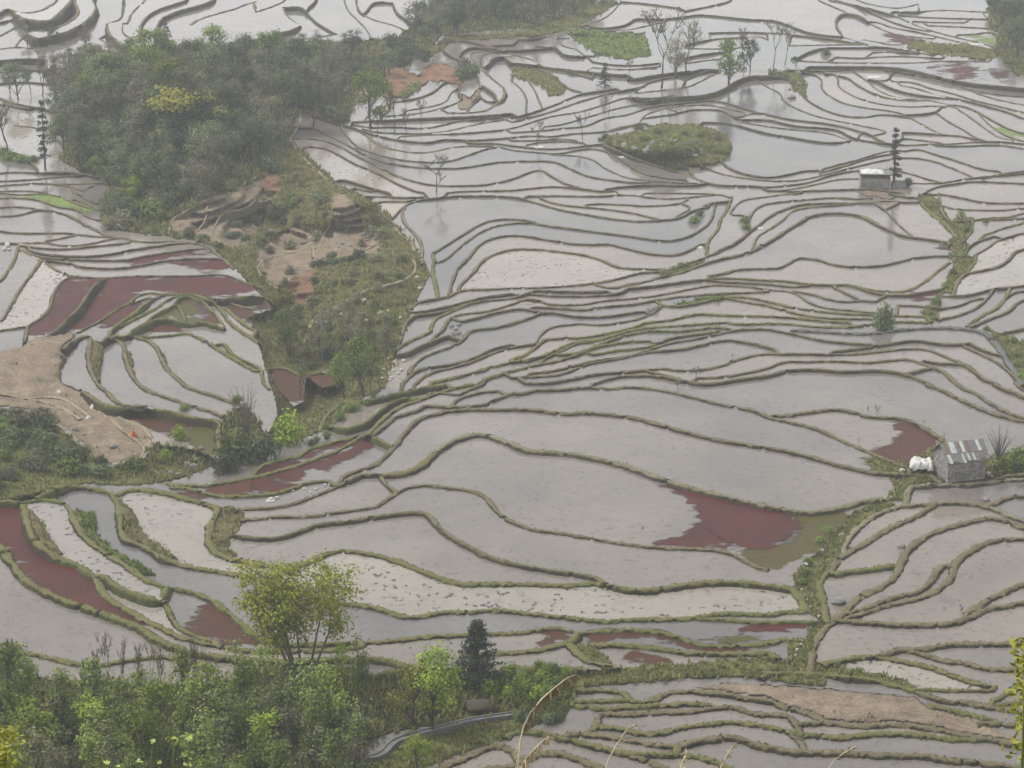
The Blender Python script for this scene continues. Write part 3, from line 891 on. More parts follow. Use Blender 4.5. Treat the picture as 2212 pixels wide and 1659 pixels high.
# floating weed on the water
WEED = [
((0, 1), 'red_weed', "600,740 840,745 920,745 830,790 740,900 700,980 600,1070 520,1150 440,1220 300,1250 220,1250 240,1150 330,1100 430,1020 445,950 450,880 520,775"),
((0, 1), 'red_weed', "930,745 1150,728 1500,728 1750,725 1980,735 2100,775 2212,830 2212,885 2050,890 1850,915 1560,872 1420,872 1290,850 1150,890 1110,950 1000,1000 850,1110 700,1190 520,1190 600,1080 700,990 760,890 840,780"),
((0, 1), 'red_weed', "1120,580 1280,545 1500,515 1650,505 1800,540 1700,560 1450,575 1250,610 1080,640"),
((0, 1), 'red_weed', "1450,600 1700,575 1950,575 1990,650 1800,690 1650,640"),
((0, 1), 'red_weed', "820,1180 1000,1050 1150,965 1280,915 1170,1020 1000,1130 940,1190"),
((0, 1), 'brown_weed', "1700,910 1780,970 1870,1070 1930,1165 1850,1140 1740,1100 1700,1050"),
((0, 1), 'olive_weed', "1360,1090 1400,1030 1510,985 1580,900 1690,910 1700,1050 1740,1105 1610,1130 1580,1080 1450,1070"),
((0, 1), 'brown_weed', "1180,1200 1290,1130 1450,1100 1600,1150 1560,1200 1300,1240"),
((0, 1), 'brown_weed', "1900,945 2050,975 2212,1040 2212,1170 2100,1100 2020,1020"),
((1, 1), 'brown_weed', "0,910 100,935 180,1005 60,1020 0,1000"),
((1, 1), 'red_weed', "0,1020 60,1055 100,1130 0,1130"),
((1, 1), 'brown_weed', "110,1530 250,1520 340,1570 420,1610 400,1800 330,1820 200,1700"),
((1, 1), 'brown_weed', "450,1590 580,1560 700,1600 740,1659 560,1690"),
((0, 2), 'brown_weed', "980,205 1350,220 1600,265 1750,310 1600,400 1500,450 1330,400 1250,350 1100,300"),
((0, 2), 'olive_weed', "1750,310 1850,315 1885,345 1865,425 1885,600 1760,610 1680,480 1500,450 1600,400"),
((0, 2), 'brown_weed', "1740,890 2000,850 2212,810 2212,950 2050,955 1900,950 1800,935"),
((0, 2), 'brown_weed', "1500,905 1620,905 1780,955 1850,985 1700,990 1560,950"),
((1, 2), 'red_weed', "0,950 0,810 200,750 400,690 640,650 830,560 950,450 1080,490 1000,560 870,630 700,710 560,740 420,760 400,830 330,885 200,925"),
((1, 2), 'red_weed', "0,790 0,750 90,690 380,635 440,580 560,530 750,490 880,450 760,530 600,600 400,670 200,730"),
((1, 2), 'red_weed', "930,790 960,775 1065,775 1075,850 1000,820"),
((1, 2), 'red_weed', "1230,170 1290,130 1420,135 1300,170 1240,200"),
((0, 2), 'red_weed', "-300,1010 0,1015 100,1005 190,1040 225,1170 260,1290 330,1395 480,1500 650,1550 780,1640 830,1720 870,1790 950,1870 1080,1950 1250,2050 1230,2090 1000,2000 700,1900 500,1830 300,1730 200,1640 60,1470 0,1380 -300,1100"),
((0, 3), 'brown_weed', "1750,200 1850,260 1980,350 2212,560 2300,600 2212,600 1950,580 1700,510 1570,440 1620,350 1700,365 1770,290"),
((3, 2), 'brown_weed', "1020,295 1170,292 1300,345 1480,475 1400,560 1250,650 1180,700 1000,640 900,590 980,560 1080,510 1140,420 1090,340"),
((2, 2), 'red_weed', "1170,800 1500,890 2000,1010 2212,1060 2412,1102 2500,1200 2450,1330 2300,1400 2150,1430 1960,1400 1800,1300 1620,1180 1560,1070 1500,960 1350,890"),
((2, 2), 'olive_weed', "2350,1105 2612,1108 2812,1080 2932,1130 2812,1250 2692,1380 2512,1500 2312,1600 2212,1590 2100,1560 1950,1470 2150,1420 2300,1390 2420,1320 2470,1200"),
((2, 2), 'red_weed', "1800,1425 1600,1412 1250,1398 1400,1330 1560,1240 1640,1190 1850,1310 1960,1400"),
((2, 3), 'brown_weed', "620,500 800,475 1050,468 1250,485 1450,535 1600,600 1800,612 2050,600 2212,580 2350,560 2300,600 2100,640 1800,640 1600,640 1400,590 1200,540 900,550 750,570"),
((2, 3), 'brown_weed', "240,490 380,445 480,475 520,540 400,570 240,590 290,530"),
((2, 3), 'red_weed', "2030,410 2212,410 2560,400 2540,450 2400,500 2100,490 2000,480"),
((2, 3), 'brown_weed', "1030,640 1120,650 1250,680 1390,740 1290,770 1130,710 1000,750 940,740"),
((2, 1), 'red_weed', "110,935 160,925 250,945 280,965 140,965"),
((2, 1), 'red_weed', "230,1055 300,1060 330,1110 290,1130"),
((2, 1), 'red_weed', "130,1320 220,1300 170,1360 120,1365"),
((3, 1), 'red_weed', "1140,890 1280,870 1480,835 1450,900 1330,955 1250,950"),
((3, 1), 'red_weed', "1450,450 1550,455 1590,510 1520,520"),
((3, 1), 'red_weed', "1350,1290 1500,1315 1520,1340 1400,1325"),
((3, 0), 'red_weed', "970,300 1080,300 1200,318 1400,350 1350,395 1150,380"),
((3, 0), 'red_weed', "1530,560 1790,560 1820,690 1600,660"),
((3, 0), 'red_weed', "1900,620 2060,600 2080,700 1920,690"),
((3, 0), 'red_weed', "1420,560 1490,560 1500,640 1460,640"),
((3, 0), 'rice_seedlings', "1750,315 1960,310 1970,390 1800,350"),
((3, 0), 'rice_seedlings', "1980,1075 2080,1125 2212,1165 2400,1190 2400,1210 2212,1195 2050,1160"),
((0, 1), 'rice_seedlings', "0,10 180,25 410,18 550,58 700,128 850,165 830,185 720,170 600,125 480,110 330,55 170,40 0,42"),
((2, 0), 'rice_seedlings', "500,625 560,620 680,660 700,680 560,660"),
((2, 3), 'olive_weed', "1480,540 1700,540 2000,545 2180,530 2100,565 1850,580 1620,570"),
((3, 2), 'olive_weed', "850,640 1000,650 1190,715 1190,755 960,750 830,715"),
]
PALE = {  # tints of single paddies: survey point -> material
'pale_mud_water': [((0, 2), 450, 1200), ((0, 2), 1500, 1250), ((0, 3), 1300, 230), ((1, 3), 1500, 150), ((2, 3), 1000, 230), ((3, 3), 150, 200), ((0, 1), 300, 850),
                   ((3, 1), 1950, 700), ((3, 1), 2100, 450), ((2, 1), 300, 650), ((1, 3), 1500, 430), ((2, 3), 1700, 440), ((3, 3), 1150, 850), ((0, 0), 400, 100), ((0, 3), 1250, 90),
                   ((0, 0), 200, 1200), ((1, 0), 600, 1400), ((3, 1), 1700, 780)],
'cream_water': [((1, 1), 1180, 140), ((1, 1), 1550, 960), ((1, 1), 1000, 80)],
'steel_water': [((1, 1), 1700, 150), ((1, 1), 1600, 480), ((2, 1), 900, 300), ((2, 1), 600, 400), ((1, 1), 1600, 1380), ((2, 0), 1700, 1000), ((3, 0), 300, 1100), ((3, 0), 800, 960), ((3, 0), 500, 1050),
                ((0, 2), 900, 1150), ((1, 1), 1900, 1100), ((0, 3), 1700, 60), ((2, 0), 1650, 740), ((1, 0), 2000, 1340), ((2, 0), 1000, 930)],
}
# ------------------------------------------------------------------ object helpers
def tag(o, label=None, cat=None, group=None, kind=None):
    if label: o['label'] = label
    if cat: o['category'] = cat
    if group: o['group'] = group
    if kind: o['kind'] = kind
    return o


def mesh_obj(name, verts, faces, mat, parent=None, smooth=False):
    me = bpy.data.meshes.new(name)
    me.from_pydata([tuple(map(float, v)) for v in verts] if not isinstance(verts, np.ndarray) else verts.tolist(), [], faces)
    if smooth:
        me.polygons.foreach_set('use_smooth', [True] * len(me.polygons))
    if mat:
        me.materials.append(MATS[mat] if isinstance(mat, str) else mat)
    me.update()
    o = bpy.data.objects.new(name, me)
    col.objects.link(o)
    if parent is not None:
        o.parent = parent
    return o


def empty(name, loc=(0, 0, 0), rz=0.0, scale=1.0):
    o = bpy.data.objects.new(name, None)
    o.empty_display_size = 0.3
    col.objects.link(o)
    o.location = loc
    o.rotation_euler = (0, 0, rz)
    o.scale = (scale, scale, scale) if not hasattr(scale, '__len__') else scale
    return o


def copy_tree(o, parent=None):
    c = o.copy()
    col.objects.link(c)
    c.parent = parent
    for ch in list(o.children):
        copy_tree(ch, c)
    return c


# ------------------------------------------------------------------ survey -> lines
TW, TH = 553.0, 414.75


def sheet_pts(key, s):
    pts = np.array([[float(v) for v in t.split(',')] for t in s.split()])
    if key is None:
        return pts
    return np.stack([key[0] * TW + pts[:, 0] / 4, key[1] * TH + pts[:, 1] / 4], 1)


def parse(key, s):
    w, kind = 1.0, 'bank_earth'
    if '|' in s:
        pre, s = s.split('|')
        if pre[0] == 'g':
            kind, pre = 'bank_green', pre[1:]
        elif pre[0] == 's':
            kind, pre = 'bank_stone', pre[1:]
        if pre:
            w = float(pre)
    return sheet_pts(key, s), w, kind


pieces = []
for key, txt in SHEETS.items():
    for ln in txt.strip().split('\n'):
        p, w, k = parse(key, ln)
        pieces.append([p, w, k, key])


def seam(pt):     # on an inner sheet border?
    for i in (1, 2, 3):
        if abs(pt[0] - i * TW) < 0.6 or abs(pt[1] - i * TH) < 0.6:
            return True
    return False


changed = True
while changed:      # join the pieces of one bank across sheet borders
    changed = False
    ends = [(i, e, q[0][0] if e == 0 else q[0][-1]) for i, q in enumerate(pieces) for e in (0, 1)]
    ends = [t for t in ends if seam(t[2])]
    best = None
    for a in range(len(ends)):
        for b_ in range(a + 1, len(ends)):
            if ends[a][0] == ends[b_][0]:
                continue
            d = np.hypot(*(ends[a][2] - ends[b_][2]))
            if d < 7.5 and (best is None or d < best[0]):
                if pieces[ends[a][0]][3] == pieces[ends[b_][0]][3]:
                    continue
                best = (d, ends[a], ends[b_])
    if best:
        _, (i, ei, _p), (j, ej, _q) = best
        A = pieces[i][0] if ei == 1 else pieces[i][0][::-1]
        B = pieces[j][0] if ej == 0 else pieces[j][0][::-1]
        mid = (A[-1] + B[0]) / 2
        new = np.vstack([A[:-1], mid[None], B[1:]])
        wnew = (pieces[i][1] * len(A) + pieces[j][1] * len(B)) / (len(A) + len(B))
        knew = pieces[i][2] if len(A) >= len(B) else pieces[j][2]
        pieces = [q for n, q in enumerate(pieces) if n not in (i, j)] + [[new, wnew, knew, None]]
        changed = True


def smooth_line(p, step=5.0):
    for _ in range(3):
        q = 0.75 * p[:-1] + 0.25 * p[1:]
        r = 0.25 * p[:-1] + 0.75 * p[1:]
        m_ = np.empty((2 * len(q), 2)); m_[0::2] = q; m_[1::2] = r
        p = np.vstack([p[:1], m_, p[-1:]])
    seg = np.hypot(*(p[1:] - p[:-1]).T)
    s = np.concatenate([[0], np.cumsum(seg)])
    n = max(3, int(s[-1] / step) + 1)
    t = np.linspace(0, s[-1], n)
    return np.stack([np.interp(t, s, p[:, 0]), np.interp(t, s, p[:, 1])], 1)


def extend_edges(p):       # carry banks on beyond the edge of the view
    p = p.copy()
    for e in (0, -1):
        a = p[e]
        nb = p[1] if e == 0 else p[-2]
        if a[0] < 1.5 or a[0] > PW - 1.5 or a[1] < 1.5 or a[1] > PH - 1.5:
            # carried on parallel to each other so that they never cross
            if a[0] < 1.5: d = np.array([-1.0, 0.0])
            elif a[0] > PW - 1.5: d = np.array([1.0, 0.0])
            elif a[1] < 1.5: d = np.array([0.0, -1.0])
            else: d = np.array([0.0, 1.0])
            sh = np.array([-d[1], d[0]])
            m1 = a + d * 12
            far_ = [a + d * t_ + sh * 9 * math.sin(t_ * 0.02) for t_ in (80, 170, 260, 350, 440, 530, 600)]
            ext = np.array(far_)
            p = np.vstack([ext[::-1], m1[None], p]) if e == 0 else np.vstack([p, m1[None], ext])
    return p


lines = []
for p, w, k, _k in pieces:
    lines.append([smooth_line(extend_edges(p)), w, k])

# ------------------------------------------------------------------ raster of the paddies
RX0, RY0, RS = -600.0, -100.0, 2.0
NX, NY = 1706, 1000
wall = np.zeros((NY, NX), bool)


def mark(p):
    for a, b_ in zip(p[:-1], p[1:]):
        n = int(max(abs(b_ - a)) / 1.0) + 2
        t = np.linspace(0, 1, n)
        x = ((a[0] + (b_[0] - a[0]) * t - RX0) / RS).astype(int)
        y = ((a[1] + (b_[1] - a[1]) * t - RY0) / RS).astype(int)
        ok = (x >= 0) & (x < NX) & (y >= 0) & (y < NY)
        wall[y[ok], x[ok]] = True


for l in lines:
    mark(l[0])
for key, _kd, s in LAND:
    pl = sheet_pts(key, s)
    mark(np.vstack([pl, pl[:1]]))
# close gaps: run loose ends on until they meet a neighbour
allp = np.vstack([l[0] for l in lines])
own = np.concatenate([np.full(len(l[0]), i) for i, l in enumerate(lines)])
for i, l in enumerate(lines):
    for e in (0, -1):
        a = l[0][e]
        if not (4 < a[0] < PW - 4 and 4 < a[1] < PH - 4):
            continue
        inner = l[0][min(6, len(l[0]) - 1)] if e == 0 else l[0][max(-7, -len(l[0]))]
        d = a - inner
        ang0 = math.atan2(d[1], d[0])
        hit = None
        for da in (0, 0.2, -0.2, 0.4, -0.4, 0.6, -0.6):
            u = np.array([math.cos(ang0 + da), math.sin(ang0 + da)])
            for r_ in np.arange(7.0, 60.0, 1.0):
                q = a + u * r_
                ix, iy = int((q[0] - RX0) / RS), int((q[1] - RY0) / RS)
                if wall[iy, ix] or wall[iy, min(NX - 1, ix + 1)]:
                    if hit is None or r_ * (1 + 0.5 * abs(da)) < hit[0]:
                        hit = (r_ * (1 + 0.5 * abs(da)), q)
                    break
        near = np.hypot(allp[:, 0] - a[0], allp[:, 1] - a[1])
        near[own == i] = 1e9
        j = int(np.argmin(near))
        if near[j] < 6:
            q = allp[j]
        elif hit is not None and hit[0] < 40 and not (near[j] < 0.4 * hit[0] and near[j] < 24):
            q = hit[1]
        elif near[j] < 26:
            q = allp[j]
        else:
            continue
        nseg = max(1, int(np.hypot(*(q - a)) / 5))
        add = np.array([a + (q - a) * t_ for t_ in np.linspace(0, 1, nseg + 1)[1:]])
        l[0] = np.vstack([add[::-1], l[0]]) if e == 0 else np.vstack([l[0], add])
wall[:] = False
for l in lines:
    mark(l[0])
extra = []
for src in (PATHS, RIMS, CANALS):
    for key, ls in src.items():
        for s in ls:
            p, w, k = parse(key, s)
            p = smooth_line(p)
            extra.append((p, w, 'canal' if src is CANALS else ('path' if src is PATHS else 'rim')))
            mark(p)

GX, GY = np.meshgrid(RX0 + RS * (np.arange(NX) + 0.5), RY0 + RS * (np.arange(NY) + 0.5))


def in_poly(poly, X, Y):
    ins = np.zeros(X.shape, bool)
    n = len(poly)
    for i in range(n):
        x1, y1 = poly[i]; x2, y2 = poly[(i + 1) % n]
        if y1 == y2:
            continue
        c_ = ((Y >= y1) != (Y >= y2)) & (X < (x2 - x1) * (Y - y1) / (y2 - y1) + x1)
        ins ^= c_
    return ins


def wob(X, Y, s, seed):
    r = np.random.default_rng(seed)
    o = 0
    for k in range(6):
        a = r.uniform(0, 6.28); f = s * (1 + 0.7 * k); ph = r.uniform(0, 6.28)
        b2 = r.uniform(0, 6.28); ph2 = r.uniform(0, 6.28)
        o = o + np.sin(X * math.cos(a) * f + Y * math.sin(a) * f * 1.5 + ph + 1.3 * np.sin(X * math.cos(b2) * f * 0.7 + Y * math.sin(b2) * f + ph2)) / (1 + 0.5 * k)
    return o / 2.2


KINDS = {'wood': (0.065, 0.075, 0.035), 'gully': (0.15, 0.145, 0.065), 'grass': (0.15, 0.165, 0.06), 'freshgrass': (0.15, 0.19, 0.05), 'soil': (0.28, 0.228, 0.178),
         'redsoil': (0.27, 0.16, 0.11), 'bank': (0.17, 0.145, 0.075), 'bankgreen': (0.15, 0.18, 0.05)}
land = np.zeros((NY, NX), np.int8)
kind_names = list(KINDS)
for n, (key, kind, s) in enumerate(LAND):
    poly = sheet_pts(key, s)
    x0 = max(0, int((poly[:, 0].min() - RX0) / RS) - 4); x1 = min(NX, int((poly[:, 0].max() - RX0) / RS) + 5)
    y0 = max(0, int((poly[:, 1].min() - RY0) / RS) - 4); y1 = min(NY, int((poly[:, 1].max() - RY0) / RS) + 5)
    X, Y = GX[y0:y1, x0:x1], GY[y0:y1, x0:x1]
    amp = 2.5
    mk = in_poly(poly, X + amp * wob(X, Y, 0.12, n), Y + amp * wob(X, Y, 0.12, n + 99))
    land[y0:y1, x0:x1][mk] = kind_names.index(kind) + 1

for s in CARVE:
    land[in_poly(sheet_pts(None, s), GX, GY)] = 0
# connected regions (row runs + union-find)
parent_ = []


def find(a):
    while parent_[a] != a:
        parent_[a] = parent_[parent_[a]]
        a = parent_[a]
    return a


runs = []
prev = []
for y in range(NY):
    row = ~wall[y] & (land[y] == 0)
    d = np.diff(np.concatenate([[0], row.astype(np.int8), [0]]))
    st, en = np.where(d == 1)[0], np.where(d == -1)[0]
    cur = []
    j = 0
    for s, e in zip(st, en):
        rid = len(parent_)
        parent_.append(rid)
        cur.append((s, e, rid))
        runs.append((y, s, e, rid))
        while j < len(prev) and prev[j][1] <= s:
            j += 1
        q = j
        while q < len(prev) and prev[q][0] < e:
            ra, rb = find(rid), find(prev[q][2])
            if ra != rb:
                parent_[ra] = rb
            q += 1
    prev = cur
lab = np.full((NY, NX), -1, np.int32)
for y, s, e, rid in runs:
    lab[y, s:e] = find(rid)
u, inv = np.unique(lab, return_inverse=True)
lab = inv.reshape(lab.shape).astype(np.int32) - (1 if u[0] == -1 else 0)   # -1 = under a bank line
while (lab < 0).any():
    prevn = (lab < 0).sum()
    for sy, sx in ((0, 1), (0, -1), (1, 0), (-1, 0)):
        sh = np.roll(lab, (sy, sx), (0, 1))
        mk = (lab < 0) & (sh >= 0)
        lab[mk] = sh[mk]
    if (lab < 0).sum() == prevn:
        break

BASE = on_base(GX, GY)
ZB = BASE[..., 2]
isl = land > 0
ncell = lab.max() + 1
cnt = np.bincount(lab[~isl], minlength=ncell)
hs_ = np.bincount(lab[~isl], weights=ZB[~isl], minlength=ncell) / np.maximum(cnt, 1)
DBG_HOOK = 1
hs_ = hs_ + nrg.uniform(-0.015, 0.015, ncell)
LEVEL = hs_[lab]
# height of open land; lifted to meet the paddies it borders
rel = 0.22 * wob(BASE[..., 0], BASE[..., 1], 0.5, 5) + 0.35 * wob(BASE[..., 0], BASE[..., 1], 0.17, 6)
ZL = ZB + rel * np.where(land == kind_names.index('soil') + 1, 0.35, 1.0)
for bx_, by_, bh, rx, ry in LAND_BUMPS:
    q = at_z(bx_, by_, 0.5)
    ZL = ZL + bh * np.exp(-((BASE[..., 0] - q[0]) / rx) ** 2 - ((BASE[..., 1] - q[1]) / ry) ** 2)
soilm = (land == kind_names.index('soil') + 1) & (GY < 720) & (GX > 330) & (GX < 900)
ZQ = np.floor(ZL / 0.8) * 0.8 + 0.8 * np.clip((ZL / 0.8 - np.floor(ZL / 0.8)) * 5 - 4, 0, 1)
ZL = np.where(soilm, ZQ, ZL)
delta = np.where(isl, 0.0, LEVEL + 0.05 - ZL)
seen = ~isl
for _ in range(30):
    acc = np.zeros_like(delta); nn = np.zeros_like(delta)
    for sy, sx in ((0, 1), (0, -1), (1, 0), (-1, 0)):
        acc += np.roll(delta, (sy, sx), (0, 1)); nn += 1
    nd = acc / nn * 0.985
    delta = np.where(isl, nd, delta)
HT = np.where(isl, ZL + delta, LEVEL)          # visible surface height everywhere


def hsample(p):
    ix = np.clip(((p[..., 0] - RX0) / RS).astype(int), 0, NX - 1)
    iy = np.clip(((p[..., 1] - RY0) / RS).astype(int), 0, NY - 1)
    return HT[iy, ix], isl[iy, ix], lab[iy, ix]


def ground(px, py):
    """point of the built ground that the survey position shows"""
    h, _, _ = hsample(np.array([px, py], float))
    return Vector(at_z(px, py, float(h)).tolist())


def strips(mask, z, y0, x0):
    V, F = [], []
    H_, W_ = mask.shape
    dd = np.diff(np.pad(mask.astype(np.int8), ((0, 0), (1, 1))), axis=1)
    ys, xs = np.where(dd == 1)
    ye, xe = np.where(dd == -1)
    X1 = RX0 + RS * (x0 + xs); X2 = RX0 + RS * (x0 + xe)
    Y1 = RY0 + RS * (y0 + ys); Y2 = Y1 + RS
    n = len(xs)
    zz = np.full(n, z)
    P4 = np.stack([at_z(X1, Y1, zz), at_z(X1, Y2, zz), at_z(X2, Y2, zz), at_z(X2, Y1, zz)], 1).reshape(-1, 3)
    return P4, [(4 * i, 4 * i + 1, 4 * i + 2, 4 * i + 3) for i in range(n)]


def dilate(m, k):
    m = m.copy()
    for _ in range(k):
        o = m.copy()
        o[1:] |= m[:-1]; o[:-1] |= m[1:]; o[:, 1:] |= m[:, :-1]; o[:, :-1] |= m[:, 1:]
        m = o
    return m


# ------------------------------------------------------------------ paddies: one level sheet of water each
tint = {}
for mname, pts in PALE.items():
    for key, x, y in pts:
        q = sheet_pts(key, '%g,%g' % (x, y))[0]
        h, il, lb = hsample(q)
        if not il and not (mname == 'cream_water' and cnt[int(lb)] > 2200):
            tint[int(lb)] = mname
order = np.argsort(lab.ravel(), kind='stable')
sorted_l = lab.ravel()[order]
starts = np.searchsorted(sorted_l, np.arange(ncell + 1))
for ci in range(ncell):
    if cnt[ci] < 6:
        continue
    idx = order[starts[ci]:starts[ci + 1]]
    ys, xs = np.divmod(idx, NX)
    y0, y1 = max(0, ys.min() - 5), min(NY, ys.max() + 6)
    x0, x1 = max(0, xs.min() - 5), min(NX, xs.max() + 6)
    L = lab[y0:y1, x0:x1]
    own_m = (L == ci) & ~isl[y0:y1, x0:x1]
    if own_m.sum() < 6:
        continue
    grow = dilate(own_m, 4) & (HT[y0:y1, x0:x1] > hs_[ci] + 0.012)
    mk = own_m | grow
    V, F = strips(mk, hs_[ci], y0, x0)
    if ci in tint:
        mt = tint[ci]
    else:
        mt = 'muddy_water'
    o = mesh_obj('paddy_water', V, F, mt)
    tag(o, kind='structure')

# ------------------------------------------------------------------ floating weed and seedling beds
for n, (key, mt, s) in enumerate(WEED):
    poly = sheet_pts(key, s)
    x0 = max(0, int((poly[:, 0].min() - RX0) / RS) - 6); x1 = min(NX, int((poly[:, 0].max() - RX0) / RS) + 7)
    y0 = max(0, int((poly[:, 1].min() - RY0) / RS) - 6); y1 = min(NY, int((poly[:, 1].max() - RY0) / RS) + 7)
    X, Y = GX[y0:y1, x0:x1], GY[y0:y1, x0:x1]
    mk = in_poly(poly, X + 6 * wob(X, Y, 0.11, n + 300), Y + 3 * wob(X, Y, 0.2, n + 400)) & ~isl[y0:y1, x0:x1]
    if not mk.any():
        continue
    cl, cc = np.unique(lab[y0:y1, x0:x1][mk], return_counts=True)
    base_cell = cl[np.argmax(cc)]
    for c_, k_ in zip(cl, cc):
        if k_ < max(20, 0.05 * cc.max()):
            continue
        cell = (lab[y0:y1, x0:x1] == c_) & ~isl[y0:y1, x0:x1]
        num = (mk & cell).astype(float); den = cell.astype(float)
        for _ in range(18):
            num = (num + np.roll(num, 1, 0) + np.roll(num, -1, 0) + np.roll(num, 1, 1) + np.roll(num, -1, 1) + np.roll(num, 2, 1) + np.roll(num, -2, 1)) / 7
            den = (den + np.roll(den, 1, 0) + np.roll(den, -1, 0) + np.roll(den, 1, 1) + np.roll(den, -1, 1) + np.roll(den, 2, 1) + np.roll(den, -2, 1)) / 7
        D = np.where(den > 1e-4, num / np.maximum(den, 1e-4), 0)
        use = cell & (D > 0.06)
        yy, xx = np.where(use)
        if len(yy) < 8:
            continue
        cu = np.unique(np.concatenate([(yy + dy) * 10000 + xx + dx for dy in (0, 1) for dx in (0, 1)]))
        cy, cx = np.divmod(cu, 10000)
        V = at_z(RX0 + RS * (x0 + cx), RY0 + RS * (y0 + cy), np.full(len(cu), hs_[c_] + 0.005 + 0.003 * (n % 5)))
        ix = lambda yv, xv: np.searchsorted(cu, yv * 10000 + xv)
        F = np.stack([ix(yy, xx), ix(yy + 1, xx), ix(yy + 1, xx + 1), ix(yy, xx + 1)], 1).tolist()
        o = mesh_obj('rice_seedling_bed' if mt == 'rice_seedlings' else 'floating_weed', V, F, mt)
        ca = o.data.attributes.new('cover', 'FLOAT', 'POINT')
        ca.data.foreach_set('value', D[np.clip(cy, 0, D.shape[0] - 1), np.clip(cx, 0, D.shape[1] - 1)])
        tag(o, {'red_weed': 'red floating weed covering the paddy water', 'brown_weed': 'brown red floating weed on paddy water',
                'olive_weed': 'olive green weed on shallow paddy water', 'rice_seedlings': 'bright green rice seedling bed'}[mt],
            'seedlings' if mt == 'rice_seedlings' else 'water weed', kind='stuff')

# ------------------------------------------------------------------ banks
bank_tuft_pts = []


def build_bank(p, w, mat, name, lift=0.2, flat=False):
    n = len(p)
    t = np.gradient(p, axis=0)
    t /= np.maximum(1e-6, np.hypot(t[:, 0], t[:, 1]))[:, None]
    nrm = np.stack([-t[:, 1], t[:, 0]], 1)
    off = 6.0
    pa, pb = p + nrm * off, p - nrm * off
    ha, la, ca = hsample(pa)
    hb, lb, cb = hsample(pb)
    def sm(v):
        k = np.array([1, 2, 3, 2, 1.0]); k /= k.sum()
        return np.convolve(np.pad(v, 2, mode='edge'), k, 'valid')
    ha, hb = sm(ha), sm(hb)
    ph = rng.uniform(0, 50)
    wobz = np.array([noise.noise((i * 0.31 + ph, 0, 0)) for i in range(n)])
    zc = np.maximum(ha, hb) + lift + 0.05 * wobz
    zc = sm(zc)
    yb = at_z(p[:, 0], p[:, 1], zc)[:, 1]
    zc = zc - lift * np.interp(yb, [240, 340], [0.0, 0.35])
    if not flat and n > 30:          # notches where the water is let through
        for _ in range(n // 55):
            q_ = rng.randrange(8, n - 8)
            zc[q_] -= lift * 0.95
    W = at_z(p[:, 0], p[:, 1], zc)
    A = at_z(pa[:, 0], pa[:, 1], zc)
    tw = np.gradient(W[:, :2], axis=0)
    tw /= np.maximum(1e-6, np.hypot(tw[:, 0], tw[:, 1]))[:, None]
    nw = np.stack([-tw[:, 1], tw[:, 0]], 1)
    k5 = np.ones(5) / 5
    for c_ in (0, 1):
        nw[:, c_] = np.convolve(np.pad(nw[:, c_], 2, mode='edge'), k5, 'valid')
    sgn = np.sign(((A - W)[:, :2] * nw).sum(1)); sgn[sgn == 0] = 1
    if np.sum(sgn) < 0: nw = -nw
    hw = 0.14 * w * np.interp(W[:, 1], [220, 330], [1.0, 0.62]) * (1 + 0.65 * np.array([noise.noise((i * 0.23 + ph, 3.3, 0)) for i in range(n)]))
    ra = 0.05 + (zc - ha) * 0.28
    rb = 0.05 + (zc - hb) * 0.28
    prof = []
    for s_, rr, hh in ((1, ra, ha), (-1, rb, hb)):
        foot = W[:, :2] + nw * (s_ * (hw + rr + 0.12))[:, None]
        mid = W[:, :2] + nw * (s_ * (hw + rr * 0.55))[:, None]
        cr = W[:, :2] + nw * (s_ * hw)[:, None]
        prof.append((np.column_stack([foot, hh - 0.22]), np.column_stack([mid, 0.45 * zc + 0.55 * hh]), np.column_stack([cr, zc - 0.03])))
    cols_ = [prof[0][0], prof[0][1], prof[0][2], W, prof[1][2], prof[1][1], prof[1][0]]
    V = np.stack(cols_, 1)
    if not flat:
        jit = nrg.normal(0, 1, V.shape) * np.array([0.04, 0.04, 0.03]) * min(1.6, w)
        V = V + jit
    m_ = V.shape[1]
    V = V.reshape(-1, 3)
    F = []
    for i in range(n - 1):
        for j in range(m_ - 1):
            a = i * m_ + j
            F.append((a, a + 1, a + m_ + 1, a + m_))
    o = mesh_obj(name, V, F, mat, smooth=True)
    tag(o, kind='structure')
    dist = W[:, 1].mean()
    for i in range(0, n):
        bank_tuft_pts.append((W[i], hw[i], nw[i], mat, ha[i] - hb[i]))
    return W


def cut_water_gaps(p):
    return [p]


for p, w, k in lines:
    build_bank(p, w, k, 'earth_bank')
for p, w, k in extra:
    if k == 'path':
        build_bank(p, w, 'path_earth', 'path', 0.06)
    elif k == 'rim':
        build_bank(p, 0.7, 'path_earth', 'soil_ridge', 0.1)

